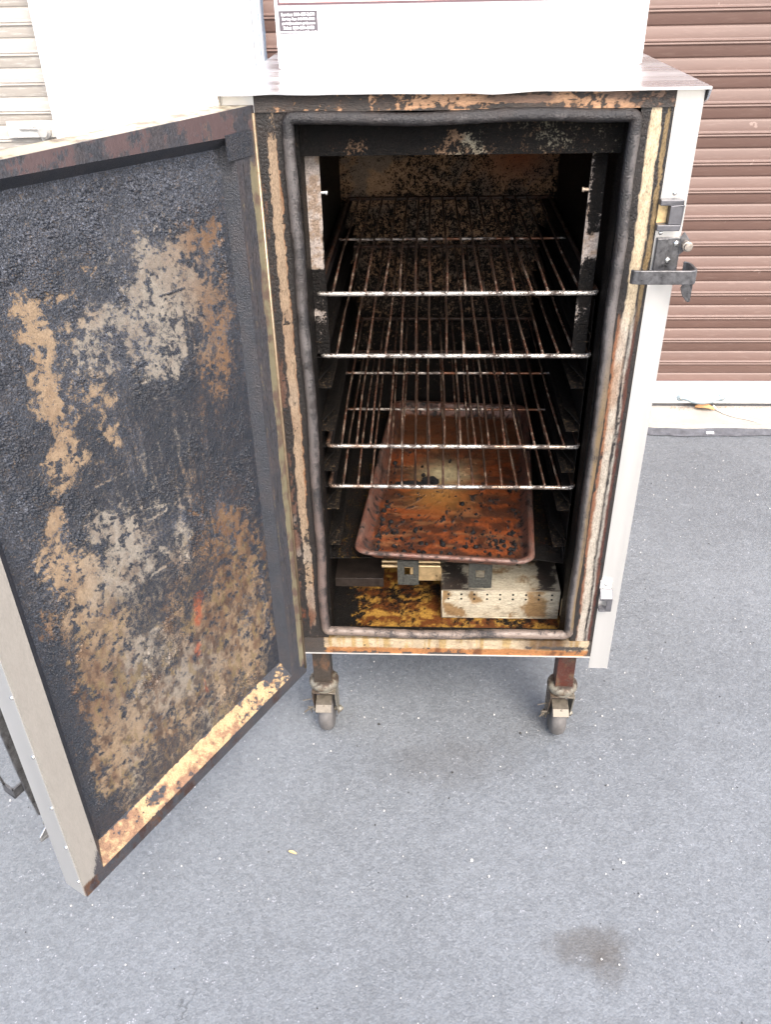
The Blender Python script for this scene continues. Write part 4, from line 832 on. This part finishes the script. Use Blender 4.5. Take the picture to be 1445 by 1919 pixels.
tag(lump(*TP(.078, .300, ZP+.0006), .030, .013, .008, 5), 'long glossy charred lump on the rusty sheet pan', 'burnt residue', 'charred lumps on the sheet pan')
tag(lump(*TP(.123, .318, ZP+.0006), .019, .013, .010, 9), 'smaller round charred lump beside the pale patch on the sheet pan', 'burnt residue', 'charred lumps on the sheet pan')
b = MB(); rc = random.Random(21)
for i in range(520):
    q = rc.random()
    if q < .50: u, v = rc.uniform(.03, .32), abs(rc.gauss(0, .09))+.032
    elif q < .70: u, v = rc.choice((.034+abs(rc.gauss(0, .006)), .313-abs(rc.gauss(0, .006)))), rc.uniform(.03, .40)
    elif q < .80: u, v = rc.gauss(.285, .02), rc.gauss(.075, .03)
    else: u, v = rc.uniform(.03, .32), rc.uniform(.03, .5)
    if not (.028 < u < .319 and .028 < v < .6): continue
    r_ = .0009+.0058*rc.random()**4; cx_, cy_, zz = TP(u, v, ZP+.0006); vs_ = []; a0_ = rc.uniform(0, 6.28); k_ = rc.uniform(.5, 1)
    for zz2, kk in ((0, 1.0), (r_*.55, .95), (r_*1.1, .5)):
        for m in range(7):
            a = m/7*6.283; rr_ = r_*kk*rc.uniform(.65, 1.25); dx_, dy_ = rr_*math.cos(a), rr_*k_*math.sin(a); vs_.append((cx_+dx_*math.cos(a0_)-dy_*math.sin(a0_), cy_+dx_*math.sin(a0_)+dy_*math.cos(a0_), zz+zz2*rc.uniform(.7, 1.2)))
    b.add(vs_, [(g*7+m, g*7+(m+1) % 7, (g+1)*7+(m+1) % 7, (g+1)*7+m) for g in (0, 1) for m in range(7)]+[tuple(range(14, 21))])
cc = b.build('charred_crumbs', M_lump, weld=False, recalc=False); cc['kind'] = 'stuff'; cc['label'] = 'black charred crumbs strewn over the rusty sheet pan'; cc['category'] = 'crumbs'
# perforated wood-chip box
wb = thing('chip_box', 'grimy pale perforated steel box on the stained floor of the smoker', 'metal box', (.09, .15, .318))
bx0, bx1, by0, by1, bz0, bz1 = -.0330, .2120, .098, .290, .3165, .3910
def pcbx(P):
    x, y, z = P[:, 0], P[:, 1], P[:, 2]; f = fb(P, 30, 5, 161); g_ = fb(P, 110, 3, 162); N = len(x)
    c = mixc(np.tile(S(222, 212, 188, .56), (N, 1)), np.tile(S(185, 152, 110, .42), (N, 1)), sm(.48, .68, f)); tp = sm(.390, .3909, z)
    so = -.02+.55*(f-.5)+.35*(g_-.5)+.12*tp+.75*np.exp(-((x+.005)/.035)**2-((z-.390)/.004)**2)+.7*np.exp(-((x-.19)/.025)**2-((z-.391)/.006)**2)+.45*np.exp(-((x-.01)/.012)**2-((z-.343)/.006)**2)+.5*np.exp(-((x-.085)/.014)**2-((z-.342)/.006)**2)
    return dict(col=c, soot=so, metal=.15)
b = MB(); b.box(bx0, bx1, by0, by1, bz0, bz1, res=.004); b.build('box_shell', M_trimh, wb, paint=pcbx, bev=0)
M_hole = plain('dark_hole', (.008, .007, .006), .8)
for i in range(9):
    for j in range(2):
        b = MB(); b.lathe((bx0+.014+i*.0268, by0-.0004, .3800-j*.0120), (0, -1, 0), [(0, .0025), (.0003, .0025)], 12); b.build('perforation', M_hole, wb, weld=False)
b = MB(); b.tube([(bx0+.0005, by0-.001, bz0+.002), (bx0+.0005, by0-.001, bz1-.001)], .0016, 6); b.tube([(bx0, by0-.0005, bz1), (bx1, by0-.0005, bz1)], .0011, 6); b.tube([(bx0, by0-.0005, bz0+.001), (bx1, by0-.0005, bz0+.001)], .0012, 6); b.build('folded_edge', plain('worn_edge', (.30, .26, .20), .4, .4, .5, 80), wb, smooth=True)

# ================================================================ LITTER BY THE DOORS
def leaf(name, c, L, Wl, rz, z, label, col, curl=.006):
    b = MB(); nu, nv = 14, 6
    for i in range(nu+1):
        t = i/nu; w_ = Wl*math.sin(math.pi*min(1, t*.97+.03))**.75*(1-.25*t)
        for j in range(nv+1):
            q = (j/nv-.5)*2; x = (t-.5)*L; y = q*w_*.5; zz = curl*(q*q)*.8+curl*math.sin(t*3.0)*.9+.0004
            b.v.append((c[0]+x*math.cos(rz)-y*math.sin(rz), c[1]+x*math.sin(rz)+y*math.cos(rz), z+zz))
    for i in range(nu):
        for j in range(nv): b.f.append((i*(nv+1)+j, (i+1)*(nv+1)+j, (i+1)*(nv+1)+j+1, i*(nv+1)+j+1)); b.m.append(0)
    o = b.build(name, plain(name+'_mat', col, .6, 0, .25, 80), smooth=True, weld=False, recalc=False); md = o.modifiers.new('t', 'SOLIDIFY'); md.thickness = .0006
    tag(o, label, 'leaf'); return o
leaf('dry_leaf', (.985, 1.655), .070, .044, R(-20), .032, 'orange-tan dry leaf on the apron under the door pull handle', (.50, .27, .12), .010)
leaf('dry_leaf', (-.3285, -.2575), .018, .006, R(-20), .001, 'tiny straw-coloured leaf bit alone on the asphalt below the open door', (.48, .34, .17), .002)
b = MB(); rp = [(1.022, 1.672, .040), (1.026, 1.655, .036), (1.035, 1.640, .0345), (1.055, 1.615, .0340), (1.085, 1.590, .0345), (1.12, 1.572, .0350), (1.16, 1.556, .030), (1.21, 1.540, .012), (1.30, 1.535, .0075), (1.45, 1.55, .0065)]
sm_ = []
for i in range(len(rp)-1):
    p0, p1, p2, p3 = [Vector(rp[max(0, min(len(rp)-1, i+k))]) for k in (-1, 0, 1, 2)]
    for j in range(6):
        t = j/6; sm_.append(.5*((2*p1)+(p2-p0)*t+(2*p0-5*p1+4*p2-p3)*t*t+(3*p1-p0-3*p2+p3)*t**3))
b.tube(sm_, .0032, 8); tag(b.build('loose_string', plain('dusty_cord', (.62, .57, .52), .7, 0, .2, 200), smooth=True), 'thin whitish cord trailing from the brown roll-up door over the apron edge', 'string')
b = MB(); b.box(.958, .986, 1.5075, 1.518, .0055, .0125); tag(b.build('white_tab', plain('white_plastic', (.80, .80, .80), .4), bev=.0025), 'small white plastic tab lying on the dark asphalt seam', 'litter')
# scattered grit: small stones nobody could count
b = MB(); rnd = random.Random(9)
for i in range(900):
    x = rnd.uniform(-1.1, 1.6); y = rnd.uniform(-.8, 1.53); r_ = rnd.uniform(.0007, .0020)*(1 if rnd.random() < .96 else 1.7)
    vs_ = [(x+r_*math.cos(a)*rnd.uniform(.7, 1.2), y+r_*math.sin(a)*rnd.uniform(.7, 1.2), .0005+zz) for zz, k_ in ((0, 1), (r_*.9, .6)) for a in (0, 1.3, 2.5, 3.8, 5.0)]
    b.mi = 0 if rnd.random() < .7 else 1
    b.add(vs_, [(0, 1, 6, 5), (1, 2, 7, 6), (2, 3, 8, 7), (3, 4, 9, 8), (4, 0, 5, 9), (5, 6, 7, 8, 9)])
gr = b.build('grit', [plain('pale_grit', (.42, .41, .40), .7), plain('dark_grit', (.03, .03, .03), .7)], weld=False, recalc=False); gr['kind'] = 'stuff'; gr['label'] = 'fine grit scattered over the asphalt'; gr['category'] = 'grit'
b = MB()
for i in range(260):
    x = .86+abs(rnd.gauss(0, .16)) if rnd.random() < .5 else rnd.uniform(.6, 2.2); y = 1.676-abs(rnd.gauss(0, .012)); r_ = rnd.uniform(.001, .004); a = rnd.uniform(0, 6.28)
    b.add([(x, y, .0325), (x+r_*2*math.cos(a), y+r_*math.sin(a), .0332), (x+r_*math.cos(a+1), y+r_*math.sin(a+1), .0345)], [(0, 1, 2)])
lb = b.build('leaf_crumbs', plain('crumb_brown', (.28, .17, .09), .8), weld=False, recalc=False); lb['kind'] = 'stuff'; lb['label'] = 'brown leaf crumbs along the foot of the brown roll-up door'; lb['category'] = 'debris'
